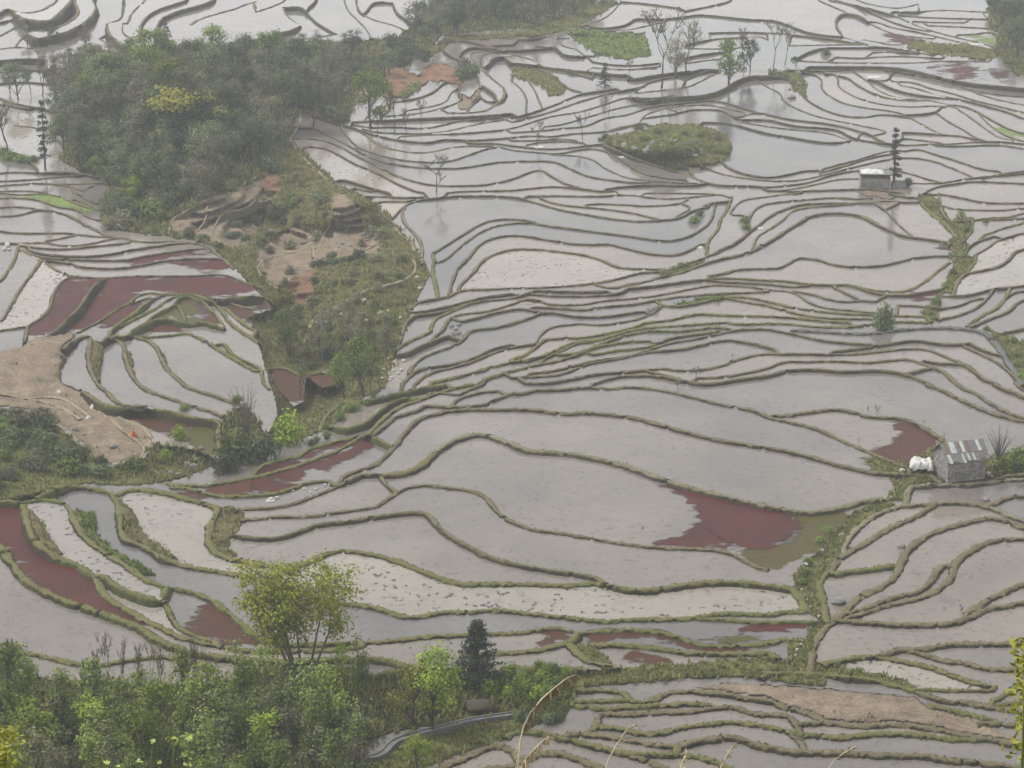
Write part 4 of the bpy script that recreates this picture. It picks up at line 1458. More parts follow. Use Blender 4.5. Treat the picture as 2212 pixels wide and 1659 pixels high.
# concrete channels: floor and two walls as one piece each
for p, w, k in extra:
    if k != 'canal':
        continue
    if p[0, 1] < 1000:
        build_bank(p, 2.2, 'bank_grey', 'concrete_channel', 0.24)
        continue
    h, _, _ = hsample(p)
    kk = np.ones(9) / 9
    h = np.convolve(np.pad(h, 4, mode='edge'), kk, 'valid') + 0.25
    W = at_z(p[:, 0], p[:, 1], h)
    tw = np.gradient(W[:, :2], axis=0); tw /= np.hypot(tw[:, 0], tw[:, 1])[:, None]
    nw = np.stack([-tw[:, 1], tw[:, 0]], 1)
    prof = [(-0.34, -0.9), (-0.32, 0.06), (-0.2, 0.06), (-0.19, -0.05), (0.19, -0.05), (0.2, 0.06), (0.32, 0.06), (0.34, -0.9)]
    V = np.stack([np.column_stack([W[:, :2] + nw * o_, W[:, 2] + z_]) for o_, z_ in prof], 1).reshape(-1, 3)
    F = [(i * 8 + j, i * 8 + j + 1, i * 8 + 8 + j + 1, i * 8 + 8 + j) for i in range(len(p) - 1) for j in range(7)]
    o = mesh_obj('concrete_channel', V, F, 'concrete')
    tag(o, kind='structure')

# ------------------------------------------------------------------ open land surface
S = 2          # raster cells per mesh cell
sub = np.s_[::S, ::S]
gz = np.where(isl, HT, HT - 0.4)[sub]
gx, gy = GX[sub], GY[sub]
LP = at_z(gx, gy, gz)
lk = land[sub]
colr = np.zeros(lk.shape + (4,)); colr[..., 3] = 1
for i, kn in enumerate(kind_names):
    colr[lk == i + 1, :3] = KINDS[kn]
colr[lk == 0, :3] = (0.10, 0.09, 0.055)
for _ in range(1):
    acc = colr.copy()
    for sy, sx in ((0, 1), (0, -1), (1, 0), (-1, 0)):
        acc += np.roll(colr, (sy, sx), (0, 1))
    colr = acc / 5
act = dilate(isl[sub], 2)
gr = wob(LP[..., 0], LP[..., 1], 0.35, 77)
hh, ww = lk.shape
vid = np.full((hh, ww), -1)
vid[act] = np.arange(act.sum())
q = act[:-1, :-1] & act[1:, :-1] & act[:-1, 1:] & act[1:, 1:]
yy, xx = np.where(q)
F = np.stack([vid[yy, xx], vid[yy + 1, xx], vid[yy + 1, xx + 1], vid[yy, xx + 1]], 1).tolist()
o = mesh_obj('terrain', LP[act], F, 'land', smooth=True)
ca = o.data.color_attributes.new('soil', 'FLOAT_COLOR', 'POINT')
ca.data.foreach_set('color', colr[act].ravel())
tag(o, kind='structure')

# far ground under everything and the viewpoint hillside below the camera
V, F = [], []
n = 40
for j in range(n + 1):
    for i in range(n + 1):
        x = -3000 + 6000 * i / n; y = -400 + 6000 * j / n
        V.append((x, y, -9 + 0.012 * max(0, y - 300)))
for j in range(n):
    for i in range(n):
        F.append((j * (n + 1) + i, j * (n + 1) + i + 1, (j + 1) * (n + 1) + i + 1, (j + 1) * (n + 1) + i))
o = mesh_obj('ground', V, F, 'land')
ca = o.data.color_attributes.new('soil', 'FLOAT_COLOR', 'POINT')
ca.data.foreach_set('color', np.tile([0.07, 0.08, 0.035, 1.0], len(V)))
tag(o, kind='structure')


def hill_z(x, y):
    return max(CAM_H - 1.7 - 0.62 * max(0, y) - 0.02 * abs(x) + 0.25 * noise.noise((x * 0.15, y * 0.15, 0)), -9.5)


V, F = [], []
nx_, ny_ = 60, 50
for j in range(ny_ + 1):
    for i in range(nx_ + 1):
        x = -120 + 240 * i / nx_; y = -60 + 206 * j / ny_
        V.append((x, y, hill_z(x, y)))
for j in range(ny_):
    for i in range(nx_):
        F.append((j * (nx_ + 1) + i, j * (nx_ + 1) + i + 1, (j + 1) * (nx_ + 1) + i + 1, (j + 1) * (nx_ + 1) + i))
o = mesh_obj('hillside', V, F, 'land', smooth=True)
ca = o.data.color_attributes.new('soil', 'FLOAT_COLOR', 'POINT')
ca.data.foreach_set('color', np.tile([0.10, 0.11, 0.045, 1.0], len(V)))
tag(o, kind='structure')

# the air between here and the far terraces
m, nt, b, out = new_mat('air')
nt.nodes.remove(b)
pv = nt.nodes.new('ShaderNodeVolumePrincipled')
pv.inputs['Color'].default_value = (0.92, 0.95, 1.0, 1)
pv.inputs['Density'].default_value = HAZE_DENSITY
pv.inputs['Anisotropy'].default_value = 0.2
nt.links.new(pv.outputs[0], out.inputs['Volume'])
hx, hy0, hy1, hz0, hz1 = 3100, -500, 5700, -11, 84
hz1 = 95
V = [(-hx, hy0, hz0), (hx, hy0, hz0), (hx, hy1, hz0), (-hx, hy1, hz0), (-hx, hy0, hz1), (hx, hy0, hz1), (hx, hy1, hz1), (-hx, hy1, hz1)]
F = [(0, 3, 2, 1), (4, 5, 6, 7), (0, 1, 5, 4), (1, 2, 6, 5), (2, 3, 7, 6), (3, 0, 4, 7)]
o = mesh_obj('haze', V, F, 'air')
tag(o, 'thin pale haze over the valley', 'haze', kind='stuff')
# ------------------------------------------------------------------ plants
def tube(V, F, pts, rad, sides=5):
    base = None
    for i, (p, r) in enumerate(zip(pts, rad)):
        d = (pts[min(i + 1, len(pts) - 1)] - pts[max(i - 1, 0)])
        if d.length < 1e-6: d = Vector((0, 0, 1))
        d.normalize()
        a = d.orthogonal().normalized(); c_ = d.cross(a)
        st = len(V)
        for k in range(sides):
            t = 2 * math.pi * k / sides
            V.append(p + (a * math.cos(t) + c_ * math.sin(t)) * r)
        if base is not None:
            for k in range(sides):
                F.append((base + k, base + (k + 1) % sides, st + (k + 1) % sides, st + k))
        base = st
    F.append(tuple(base + k for k in range(sides)))


def limb(r, V, F, p, d, length, rad, depth, tips, spread, up, nseg=4, sides=5, kids=(3, 4), wig=0.18):
    pts, rads = [p.copy()], [rad]
    for i in range(nseg):
        d = (d + Vector((r.gauss(0, wig), r.gauss(0, wig), r.gauss(0, wig * 0.5) + up * 0.25))).normalized()
        p = p + d * (length / nseg)
        pts.append(p.copy()); rads.append(rad * (1 - 0.6 * (i + 1) / nseg))
    tube(V, F, pts, rads, sides)
    tips.append((p.copy(), depth))
    if depth <= 0:
        return
    for _ in range(r.randint(*kids)):
        k = r.uniform(0.35, 1.0) * nseg
        i = min(nseg - 1, int(k)); q = pts[i].lerp(pts[i + 1], k - i)
        az = r.uniform(0, 6.283)
        nd = (d * (1 - spread) + Vector((math.cos(az), math.sin(az), r.uniform(-0.1, 0.6))) * spread).normalized()
        limb(r, V, F, q, nd, length * r.uniform(0.5, 0.75), max(0.008, rads[i] * 0.55), depth - 1, tips, spread, up, max(2, nseg - 1), max(3, sides - 1), kids, wig)


def leaf_quads(r, centres, n, sig, size, V, F, heart=None):
    """leaf cards in clumps, each turned roughly outwards like the leaves of a real crown"""
    g = np.random.default_rng(r.randint(0, 10 ** 6))
    cs = np.array([list(c_) for c_, _ in centres])
    if heart is None:
        heart = cs.mean(0) - np.array([0, 0, 0.15 * max(1e-3, np.ptp(cs[:, 2]))])
    for c_, sc in centres:
        m_ = max(3, int(n * sc * sc))
        off = g.normal(0, 1, (m_, 3)) * np.array([sig, sig, sig * 0.75]) * sc
        P = off + np.array(c_)
        nrm = off / (sig * sc) * 0.45 + (np.array(c_) - heart) / (np.linalg.norm(np.array(c_) - heart) + 1e-6) * 0.5 + np.array([0, 0, 0.35]) + g.normal(0, 0.45, (m_, 3))
        nrm /= np.linalg.norm(nrm, axis=1)[:, None]
        A = g.normal(0, 1, (m_, 3)); A -= nrm * (A * nrm).sum(1)[:, None]; A /= np.linalg.norm(A, axis=1)[:, None]
        B = np.cross(nrm, A)
        s = (size * g.uniform(0.6, 1.3, m_))[:, None]
        quad = np.stack([P - A * s, P + B * s * 0.6, P + A * s, P - B * s * 0.6], 1).reshape(-1, 3)
        st = len(V)
        V.extend(quad.tolist())
        F.extend([(st + 4 * i, st + 4 * i + 1, st + 4 * i + 2, st + 4 * i + 3) for i in range(m_)])


PROTO = {}


def proto(kind, var, root):
    """hide prototypes by moving the first use; store root"""
    PROTO[(kind, var)] = [root, False]


def build_plant(name, trunkV, trunkF, crownV, crownF, bark, leaf, crown_name='crown', trunk_name='trunk'):
    e = empty(name)
    if trunkV:
        mesh_obj(trunk_name, trunkV, trunkF, bark, e, smooth=True)
    if crownV:
        mesh_obj(crown_name, crownV, crownF, leaf, e)
    return e


# all prototypes are built 1 unit tall and scaled to their height
def unit(V):
    zs = max(v[2] for v in V)
    return zs


def broadleaf(seed, bark, leaf, nleaf=90, sig=0.06, size=0.024, width=0.55, trunk_h=0.3, name='broadleaf_tree', nclump=19, rad=0.022):
    r = random.Random(seed)
    V, F, tips = [], [], []
    p = Vector((0, 0, -0.03)); pts = [p.copy()]; rads = [rad * 1.3]
    d = Vector((r.gauss(0, 0.06), r.gauss(0, 0.06), 1)).normalized()
    for i in range(5):
        d = (d + Vector((r.gauss(0, 0.07), r.gauss(0, 0.07), 0.05))).normalized()
        p = p + d * 0.15; pts.append(p.copy()); rads.append(rad * (1 - 0.15 * i))
    tube(V, F, pts, rads, 6)
    C = []
    for i in range(nclump):
        z = trunk_h + (1 - trunk_h) * (r.random() ** 0.75) * 0.94
        prof = math.sin(min(1, (z - trunk_h) / (1 - trunk_h) * 0.85 + 0.15) * math.pi) ** 0.7
        a = r.uniform(0, 6.283); rr = width * 0.5 * prof * math.sqrt(r.uniform(0.05, 1))
        c_ = Vector((math.cos(a) * rr + pts[-1].x * z, math.sin(a) * rr + pts[-1].y * z, z))
        C.append((c_, r.uniform(0.7, 1.35)))
        zb = max(0.12, min(0.7, z - 0.15 - rr * 0.6)); k = zb / 0.15
        q = pts[min(4, int(k))].lerp(pts[min(5, int(k) + 1)], k - int(k)) if k < 5 else pts[-1]
        mid = q.lerp(c_, 0.5) + Vector((r.gauss(0, 0.02), r.gauss(0, 0.02), 0.02))
        tube(V, F, [q, mid, c_], [rad * 0.45, rad * 0.3, rad * 0.12], 4)
    CV, CF = [], []
    leaf_quads(r, C, nleaf, sig, size, CV, CF)
    return build_plant(name, V, F, CV, CF, bark, leaf)


def conifer(seed, leaf, width=0.3, name='conifer_tree', nl=13, droop=0.25, sparse=1.0, trunk_h=0.1):
    r = random.Random(seed)
    V, F = [], []
    tube(V, F, [Vector((0, 0, -0.03)), Vector((0.005, 0, 0.5)), Vector((0, 0.005, 1.0))], [0.018, 0.012, 0.003], 6)
    C = []
    for i in range(nl):
        z = trunk_h + (0.97 - trunk_h) * i / (nl - 1)
        w = width * 0.5 * (1 - (z - trunk_h) / (1.02 - trunk_h)) ** 0.8 + 0.012
        for k in range(r.randint(5, 7)):
            if r.random() > sparse: continue
            a = r.uniform(0, 6.283); L = w * r.uniform(0.6, 1.15)
            tip = Vector((math.cos(a) * L, math.sin(a) * L, z - droop * L))
            tube(V, F, [Vector((0, 0, z)), tip], [0.005, 0.002], 3)
            for t in (0.45, 0.8, 1.0):
                C.append((Vector((0, 0, z)).lerp(tip, t), r.uniform(0.6, 1.0)))
    CV, CF = [], []
    leaf_quads(r, C, 16, 0.022, 0.016, CV, CF)
    return build_plant(name, V, F, CV, CF, 'bark', leaf)


def bare_tree(seed, name='bare_tree', leaf=None, nleaf=6, spread=0.55, depth=3, bark='bark', lean=0.0, trunk=0.5, rad=0.018):
    r = random.Random(seed)
    V, F, tips = [], [], []
    limb(r, V, F, Vector((0, 0, -0.03)), Vector((lean, r.gauss(0, 0.05), 1)).normalized(), trunk, rad, depth, tips, spread, 0.5, 5, 5, (3, 4), 0.13)
    zs = max(v.z for v in V)
    for v in V: v *= 1.0 / zs
    CV, CF = [], []
    if leaf:
        leaf_quads(r, [(t / zs, r.uniform(0.6, 1.2)) for t, dd in tips if dd < depth], nleaf, 0.03, 0.014, CV, CF)
    return build_plant(name, V, F, CV, CF, bark, leaf)


def sapling(seed, leaf, name='slender_tree', stems=3, nleaf=25, size=0.02, spread=0.16, low=0.35):
    r = random.Random(seed)
    V, F, C = [], [], []
    for s in range(stems):
        az = r.uniform(0, 6.283); sp = r.uniform(0.3, 1) * spread
        h = r.uniform(0.75, 1.0) if s else 1.0
        top = Vector((math.cos(az) * sp, math.sin(az) * sp, h)); b0 = Vector((math.cos(az) * 0.02, math.sin(az) * 0.02, -0.03))
        mid = b0.lerp(top, 0.5) + Vector((r.gauss(0, 0.02), r.gauss(0, 0.02), 0))
        tube(V, F, [b0, mid, top], [0.011, 0.007, 0.002], 5)
        for k in range(9 if stems < 6 else 15):
            t = low + (1 - low) * r.random()
            q = b0.lerp(mid, t * 2) if t < 0.5 else mid.lerp(top, t * 2 - 1)
            a2 = r.uniform(0, 6.283); L = r.uniform(0.05, 0.17) * (1.25 - t if stems < 6 else 1.0)
            tip = q + Vector((math.cos(a2) * L, math.sin(a2) * L, L * r.uniform(0.2, 0.9)))
            tube(V, F, [q, tip], [0.004, 0.0015], 3)
            C.append((tip, r.uniform(0.7, 1.3)))
    CV, CF = [], []
    leaf_quads(r, C, nleaf, 0.042, size, CV, CF)
    return build_plant(name, V, F, CV, CF, 'bark_pale' if seed % 2 else 'bark', leaf)


def shrub(seed, leaf, name='shrub', width=1.3, n=26, nleaf=34, size=0.07, sig=0.15):
    r = random.Random(seed)
    V, F, C = [], [], []
    for i in range(n):
        a = r.uniform(0, 6.283); e_ = r.uniform(0.05, 1.45); R_ = r.uniform(0.35, 1)
        c_ = Vector((math.cos(a) * math.cos(e_) * width * 0.42 * R_, math.sin(a) * math.cos(e_) * width * 0.42 * R_, 0.08 + math.sin(e_) * 0.72 * R_))
        C.append((c_, r.uniform(0.7, 1.25)))
        if i % 2 == 0:
            tube(V, F, [Vector((c_.x * 0.12, c_.y * 0.12, -0.05)), c_.lerp(Vector((0, 0, 0.3)), 0.3), c_], [0.03, 0.02, 0.008], 4)
    CV, CF = [], []
    leaf_quads(r, C, nleaf, sig, size, CV, CF)
    return build_plant(name, V, F, CV, CF, 'bark', leaf, 'foliage', 'stems')


def add_proto(kind, roots):
    PROTO[kind] = [[o, False] for o in roots]


add_proto('dark', [broadleaf(s, 'bark', 'leaf_dark', 90, width=w_) for s, w_ in ((1, .75), (2, .65), (3, .85))])
add_proto('olive', [broadleaf(s, 'bark_pale', 'leaf_olive', 70, width=w_, size=0.021) for s, w_ in ((11, .6), (12, .72), (13, .55))])
add_proto('mid', [broadleaf(s, 'bark', 'leaf_mid', 85, width=w_) for s, w_ in ((21, .65), (22, .8))])
add_proto('fresh', [broadleaf(s, 'bark', 'leaf_fresh', 95, width=w_, trunk_h=0.3) for s, w_ in ((31, .7), (32, .85))])
add_proto('yellow', [broadleaf(s, 'bark', 'leaf_yellow', 95, width=w_, trunk_h=0.25) for s, w_ in ((41, .8), (42, 1.0))])
add_proto('conifer', [conifer(51, 'leaf_conifer', 0.42)])
add_proto('shaggy', [conifer(52, 'leaf_conifer', 0.2, nl=9, sparse=0.75, trunk_h=0.25)])
add_proto('cypress', [conifer(53, 'leaf_conifer', 0.55, nl=22, droop=-0.35, trunk_h=0.05)])
add_proto('bare', [bare_tree(s) for s in (61, 62, 63)])
add_proto('twiggy', [bare_tree(s, 'twiggy_tree', 'leaf_olive', 13, 0.42, 3, 'bark', trunk=0.6) for s in (71, 72, 73)])
add_proto('brush', [bare_tree(s, 'bare_shrub', None, 0, 0.8, 3, 'bark_pale', trunk=0.25, rad=0.014) for s in (81, 82)])
def fan_shrub(seed):
    r = random.Random(seed)
    V, F = [], []
    for k in range(26):
        a = r.uniform(0, 6.283); sp = r.uniform(0.05, 0.5)
        top = Vector((math.cos(a) * sp, math.sin(a) * sp, r.uniform(0.6, 1.0))); mid = top * 0.5 + Vector((0, 0, 0.08))
        tube(V, F, [Vector((0, 0, -.03)), mid, top], [0.012, 0.008, 0.003], 4)
        for _ in range(4):
            q = mid.lerp(top, r.random()); tube(V, F, [q, q + Vector((r.gauss(0, .06), r.gauss(0, .06), r.uniform(.04, .14)))], [0.004, 0.0015], 3)
    return build_plant('bare_shrub', V, F, [], [], 'bark_pale', None, trunk_name='stems')


add_proto('fan', [fan_shrub(5)])
add_proto('sap_mid', [sapling(s, 'leaf_sap', stems=n_) for s, n_ in ((91, 3), (92, 4), (93, 2))])
add_proto('sap_fresh', [sapling(s, 'leaf_fresh', stems=n_) for s, n_ in ((101, 3), (102, 4))])
add_proto('sap_olive', [sapling(s, 'leaf_olive', stems=n_, nleaf=16) for s, n_ in ((111, 3), (112, 2))])
add_proto('sh_dark', [shrub(s, 'leaf_dark') for s in (121, 122, 123)])
add_proto('sh_mid', [shrub(s, 'leaf_mid') for s in (131, 132)])
add_proto('sh_fresh', [shrub(s, 'leaf_fresh') for s in (141, 142)])
add_proto('sh_olive', [shrub(s, 'leaf_olive', nleaf=26) for s in (151, 152)])
add_proto('grove', [sapling(161, 'leaf_grove', 'yellow_green_tree', 7, 78, 0.0135, 0.36, 0.46)])


def plant(kind, px, py, hp, label, cat='tree', group=None, wide=1.0, loc=None):
    """stand a plant with its foot at survey point (px,py), hp survey units tall"""
    p = ground(px, py) if loc is None else loc
    dist = (p - Vector((0, 0, CAM_H))).length
    h = hp * dist / FOC / 0.95
    lst = PROTO[kind]
    slot = None
    for s in lst:
        if not s[1]:
            slot = s; break
    if slot is not None:
        o = slot[0]; slot[1] = True
    else:
        o = copy_tree(rng.choice(lst)[0])
    for k_ in ('label', 'category', 'group'):
        if k_ in o: del o[k_]
    o.location = (p.x, p.y, p.z - 0.02 * h)
    o.rotation_euler = (0, 0, rng.uniform(0, 6.283))
    wz = h * rng.uniform(0.95, 1.05)
    o.scale = (wz * wide, wz * wide, wz)
    tag(o, label, cat, group)
    return o


def T0(c_, r_, x, y):
    return c_ * TW + x / 4, r_ * TH + y / 4


# --- the wood on the knoll
def scatter(poly, dx, dy, jit=0.5):
    poly = np.array(poly, float)
    out = []
    y = poly[:, 1].min(); r_ = 0
    while y < poly[:, 1].max():
        x = poly[:, 0].min() + (dx / 2 if r_ % 2 else 0)
        while x < poly[:, 0].max():
            q = (x + rng.uniform(-jit, jit) * dx, y + rng.uniform(-jit, jit) * dy)
            if in_poly(poly, np.array([q[0]]), np.array([q[1]]))[0]:
                out.append(q)
            x += dx
        y += dy; r_ += 1
    return out


G1 = 'trees of the wood on the knoll'
wood = [(160, 345), (175, 250), (190, 200), (260, 175), (330, 170), (480, 160), (640, 165), (700, 180), (740, 235), (650, 228), (625, 280), (590, 340), (520, 390), (430, 430), (330, 440), (250, 430), (200, 380)]
for x, y in scatter(wood, 38, 24):
    k = rng.choices(['dark', 'olive', 'mid', 'sh_dark'], [5, 5, 1.2, 1])[0]
    if y > 330 and rng.random() < 0.5: k = 'dark'
    zone = ('on the upper' if y < 240 else 'on the lower') + (' left' if x < 330 else (' middle' if x < 500 else ' right')) + ' part of the knoll'
    lab_ = {'dark': 'dark green leafy tree crowded into the wood ' + zone, 'olive': 'grey olive thinly leaved tree in the wood ' + zone,
            'mid': 'mid green leafy tree in the wood ' + zone, 'sh_dark': 'low dark thicket bush among the trees of the wood on the knoll'}[k]
    plant(k, x, y, rng.uniform(68, 112) if k != 'sh_dark' else rng.uniform(35, 55), lab_, 'tree' if k != 'sh_dark' else 'bush', G1, rng.uniform(0.85, 1.2))
plant('yellow', 372, 232, 112, 'smaller upper yellow-green crowned tree in the wood on the knoll', wide=1.15)
plant('yellow', 395, 318, 125, 'larger lower yellow-green crowned tree in the wood on the knoll', wide=1.45)
G2 = 'thicket along the lower edge of the wood'
for x, y in scatter([(215, 470), (240, 400), (330, 430), (440, 420), (540, 380), (590, 330), (600, 365), (530, 400), (420, 445), (360, 470), (290, 500), (225, 495)], 34, 18):
    k = rng.choice(['sh_dark', 'sh_dark', 'sh_mid', 'sh_olive'])
    plant(k, x, y, rng.uniform(26, 48), {'sh_dark': 'dark bush in the thicket at the foot of the knoll wood', 'sh_mid': 'mid green bush in the thicket at the foot of the knoll wood',
          'sh_olive': 'olive bush in the thicket at the foot of the knoll wood'}[k], 'bush', G2)
plant('fresh', 285, 440, 62, 'pale fresh-green bushy tree at the lower edge of the wood', wide=1.1)
plant('conifer', 360, 125, 82, 'dark pointed conifer standing above the top edge of the wood', wide=0.8)
G3x = 1
G3 = 'trees along the top edge of the wood'
for x, y in scatter([(230, 140), (300, 120), (480, 100), (640, 95), (860, 88), (900, 130), (830, 160), (740, 170), (640, 160), (480, 150), (330, 150), (240, 158)], 40, 20):
    k = rng.choice(['olive', 'olive', 'dark', 'twiggy'])
    plant(k, x, y + 22, rng.uniform(40, 64), {'olive': 'grey olive tree along the hazy top edge of the wood', 'dark': 'dark green tree along the hazy top edge of the wood',
          'twiggy': 'nearly leafless tree along the hazy top edge of the wood'}[k], 'tree', G3)
G4 = 'far trees of the wood at the top of the view'
for x, y in scatter([(880, 60), (960, -40), (1100, -60), (1290, -60), (1290, 5), (1240, 35), (1160, 55), (1000, 75), (900, 110)], 40, 22):
    k = rng.choice(['dark', 'olive', 'olive'])
    plant(k, x, y, rng.uniform(50, 85), {'olive': 'grey olive tree in the far wood at the top, ', 'dark': 'dark tree in the far wood at the top, '}[k] + ('left part' if x < 1020 else ('middle part' if x < 1160 else 'right part')), 'tree', G4)
G5 = 'slim grey trees between the wood and the landslip'
for x, y, h in [(612, 235, 85), (630, 222, 95), (660, 222, 90), (690, 235, 110), (665, 215, 80), (700, 215, 95), (725, 240, 80), (740, 225, 75), (720, 200, 80)]:
    plant('twiggy' if rng.random() < 0.4 else 'olive', x, y, h, 'slim grey-trunked tree between the wood and the red landslip', 'tree', G5, 0.75)
for x, y, h in [(722, 262, 42), (735, 268, 36), (705, 252, 34)]:
    plant('sh_dark', x, y, h, 'dark round bush beside the bright green tree', 'bush', 'dark bushes beside the bright green tree')
plant('fresh', 800, 278, 126, 'bright green leafy tree in front of the red landslip', wide=0.95)
for i, (x, y) in enumerate([(870, 140), (890, 120), (915, 130), (880, 105), (1005, 155), (998, 170), (1020, 165)]):
    plant('sh_dark', x, y, 32, 'dark bush on the rim of the red landslip', 'bush', 'bushes on the rim of the landslip')
for x, y, h, k in [(138, 330, 80, 'dark'), (120, 305, 55, 'olive'), (142, 290, 85, 'olive'), (128, 250, 70, 'dark'), (150, 215, 80, 'olive'), (118, 205, 60, 'olive'), (172, 190, 75, 'dark'), (205, 175, 70, 'olive'), (150, 160, 55, 'olive'), (185, 145, 55, 'dark'), (215, 150, 50, 'olive'), (175, 370, 60, 'dark'), (200, 388, 50, 'mid')]:
    plant(k, x, y, h, 'tree standing loose along the left edge of the knoll wood', 'tree', 'trees on the left edge of the wood')
# --- left edge trees
for x, y, h, k in [(15, 338, 122, 'twiggy'), (98, 368, 150, 'shaggy'), (40, 215, 75, 'dark'), (22, 200, 60, 'olive'), (66, 205, 60, 'twiggy'), (90, 205, 95, 'twiggy'), (122, 210, 85, 'olive'), (148, 200, 85, 'olive'), (60, 100, 45, 'olive'), (110, 95, 40, 'dark'), (185, 100, 45, 'olive')]:
    plant(k, x, y, h, {'shaggy': 'tall shaggy conifer beside the pale paddy on the far left', 'dark': 'dark tree at the far left edge above the paddies'}.get(k, 'thin tree over the upper left paddies') if not (k == 'twiggy' and x == 15)
          else 'slim tree with a tufted crown at the left frame edge', 'tree', None if k in ('shaggy',) or x == 15 else 'thin trees over the upper left paddies', 0.9)
for x, y in [(20, 345), (45, 350), (70, 352), (8, 335)]:
    plant('sh_mid', x, y, 18, 'low bush on the grassy tongue at the left edge', 'bush', 'bushes on the left grassy tongue', 1.5)
# --- single trees on the terraces
S1 = [('bare', 943, 416, 88, 'bare forked tree standing between two long curved banks', 0.9),
      ('bare', 878, 285, 62, 'small bare tree in the paddy right of the bright green tree', 0.8),
      ('twiggy', 852, 286, 88, 'tall twiggy sapling right of the bright green tree', 0.7),
      ('bare', 815, 285, 45, 'short bare sapling behind the bright green tree', 0.8),
      ('twiggy', 908, 290, 75, 'thin leafless sapling in the narrow paddies right of the bright green tree', 0.6),
      ('bare', 1160, 318, 66, 'leafless slim tree on the bank left of the grassy mound', 0.7),
      ('bare', 1258, 301, 62, 'leafless pole-like tree nearest left of the grassy mound', 0.6),
      ('bare', 1314, 246, 52, 'leaning bare tree above the grassy mound', 0.8),
      ('twiggy', 1428, 190, 165, 'tallest pale twiggy tree on the grassy terrace above', 0.95),
      ('olive', 1458, 165, 95, 'thick grey-leaved tree right beside the tallest twiggy tree', 0.9),
      ('twiggy', 1484, 164, 118, 'thin twiggy tree leaning right of the grey-leaved tree', 0.8),
      ('twiggy', 1448, 282, 70, 'thin sapling rooted on the back of the grassy mound', 0.7),
      ('conifer', 1306, 187, 50, 'small dark green cone-shaped tree on the terrace above the mound', 1.5),
      ('twiggy', 1363, 174, 42, 'small twiggy tree right of the cone-shaped one', 1.0),
      ('mid', 1574, 182, 92, 'bushy green tree at the water by the upper dark paddy', 1.0),
      ('dark', 1620, 153, 66, 'dark compact tree behind the bushy green tree', 0.75),
      ('twiggy', 1606, 150, 90, 'thin leafless tree left of the dark compact tree', 0.6),
      ('twiggy', 1671, 146, 95, 'leafless fan-shaped tree in the upper right terraces, left of a pair', 0.9),
      ('twiggy', 1695, 141, 82, 'leafless fan-shaped tree in the upper right terraces, right of a pair', 0.9),
      ('dark', 1720, 147, 26, 'tiny dark tree right of the leafless pair', 1.0),
      ('sh_mid', 1785, 118, 16, 'small bush on a bank in the upper right terraces', 1.2),
      ('shaggy', 1930, 404, 122, 'tall dark shaggy conifer beside the upper stone hut', 1.0),
      ('sh_dark', 1961, 403, 22, 'small dark bush right of the upper stone hut', 0.8),
      ('sh_dark', 1909, 710, 74, 'lone compact bushy tree on the bank of the concrete channel', 0.55),
      ('mid', 626, 772, 96, 'leafy green tree beside the gully path', 1.0),
      ('twiggy', 651, 878, 108, 'thin dark-stemmed tree over the red pond', 0.6),
      ('mid', 787, 857, 128, 'largest leafy tree at the bottom of the gully', 0.95),
      ('mid', 745, 860, 95, 'leafy tree left of the largest gully tree', 0.8),
      ('twiggy', 726, 800, 62, 'short leafless tree in the gully left of the stony bank', 0.8),
      ('sh_fresh', 626, 955, 76, 'bright green rounded bush at the mouth of the gully', 0.75),
      ('fan', 532, 965, 140, 'tall leafless brushwood above the dark bushes at the gully mouth', 0.55),
      ('sh_mid', 512, 992, 84, 'broad green bush with long leaves left of the gully mouth', 0.9),
      ('sh_dark', 568, 992, 66, 'dark bush between the brushwood and the bright bush', 0.9),
      ('sh_dark', 487, 1018, 46, 'dark low bush at the end of the brown pond', 1.0),
      ('sh_fresh', 386, 950, 34, 'yellow-green bush at the edge of the brown pond', 0.9),
      ('sh_fresh', 358, 996, 36, 'small fresh-green plant below the soil terraces', 0.7),
      ('sh_mid', 397, 886, 16, 'small bush on the bank above the brown pond', 1.2),
      ('sh_mid', 512, 872, 22, 'small leafy bush at the end of the four leaning paddies', 1.0),
      ('fan', 2157, 995, 70, 'leafless fan-shaped shrub right of the lower stone hut', 1.0),
      ('sh_fresh', 2169, 1018, 40, 'bright green bush right of the lower stone hut', 0.9),
      ('sh_mid', 2207, 1008, 48, 'leafy bush at the right frame edge beyond the hut', 0.9),
      ('sh_dark', 2190, 1016, 22, 'dark bush between the two green bushes beyond the hut', 1.2),
      ('grove', 655, 1480, 275, 'large loose yellow-green tree with several stems standing over the paddies', 1.05),
      ('cypress', 1032, 1488, 155, 'dense dark cone-shaped cypress among the foreground trees', 1.35),
      ('yellow', 893, 1572, 135, 'olive yellow tree left of the fresh green foreground tree', 0.8),
      ('fresh', 935, 1582, 190, 'fresh green broad tree beside the curved channel', 0.85),
      ('fresh', 903, 1675, 90, 'small round green tree below the curved channel', 0.9),
      ('sap_fresh', 735, 1500, 130, 'green sapling right of the large loose tree', 0.9),
      ('sap_mid', 783, 1545, 180, 'slender dark-stemmed tree left of the olive tree', 0.8),
      ('sap_mid', 1175, 1535, 62, 'feathery green bush at the dark drop by the channel', 1.2),
      ]
for k, x, y, h, l, w_ in S1:
    plant(k, x, y, h, l, 'bush' if k.startswith('sh_') or k in ('brush', 'fan') else 'tree', None, w_)
for x, y, h in [(2160, 60, 60), (2185, 75, 70), (2205, 60, 75), (2175, 100, 62), (2200, 120, 70), (2225, 100, 75), (2150, 30, 40), (2215, 30, 60), (2240, 140, 60)]:
    plant('dark', x, y, h, 'dark tree in the clump at the top right corner', 'tree', 'trees of the top right clump')
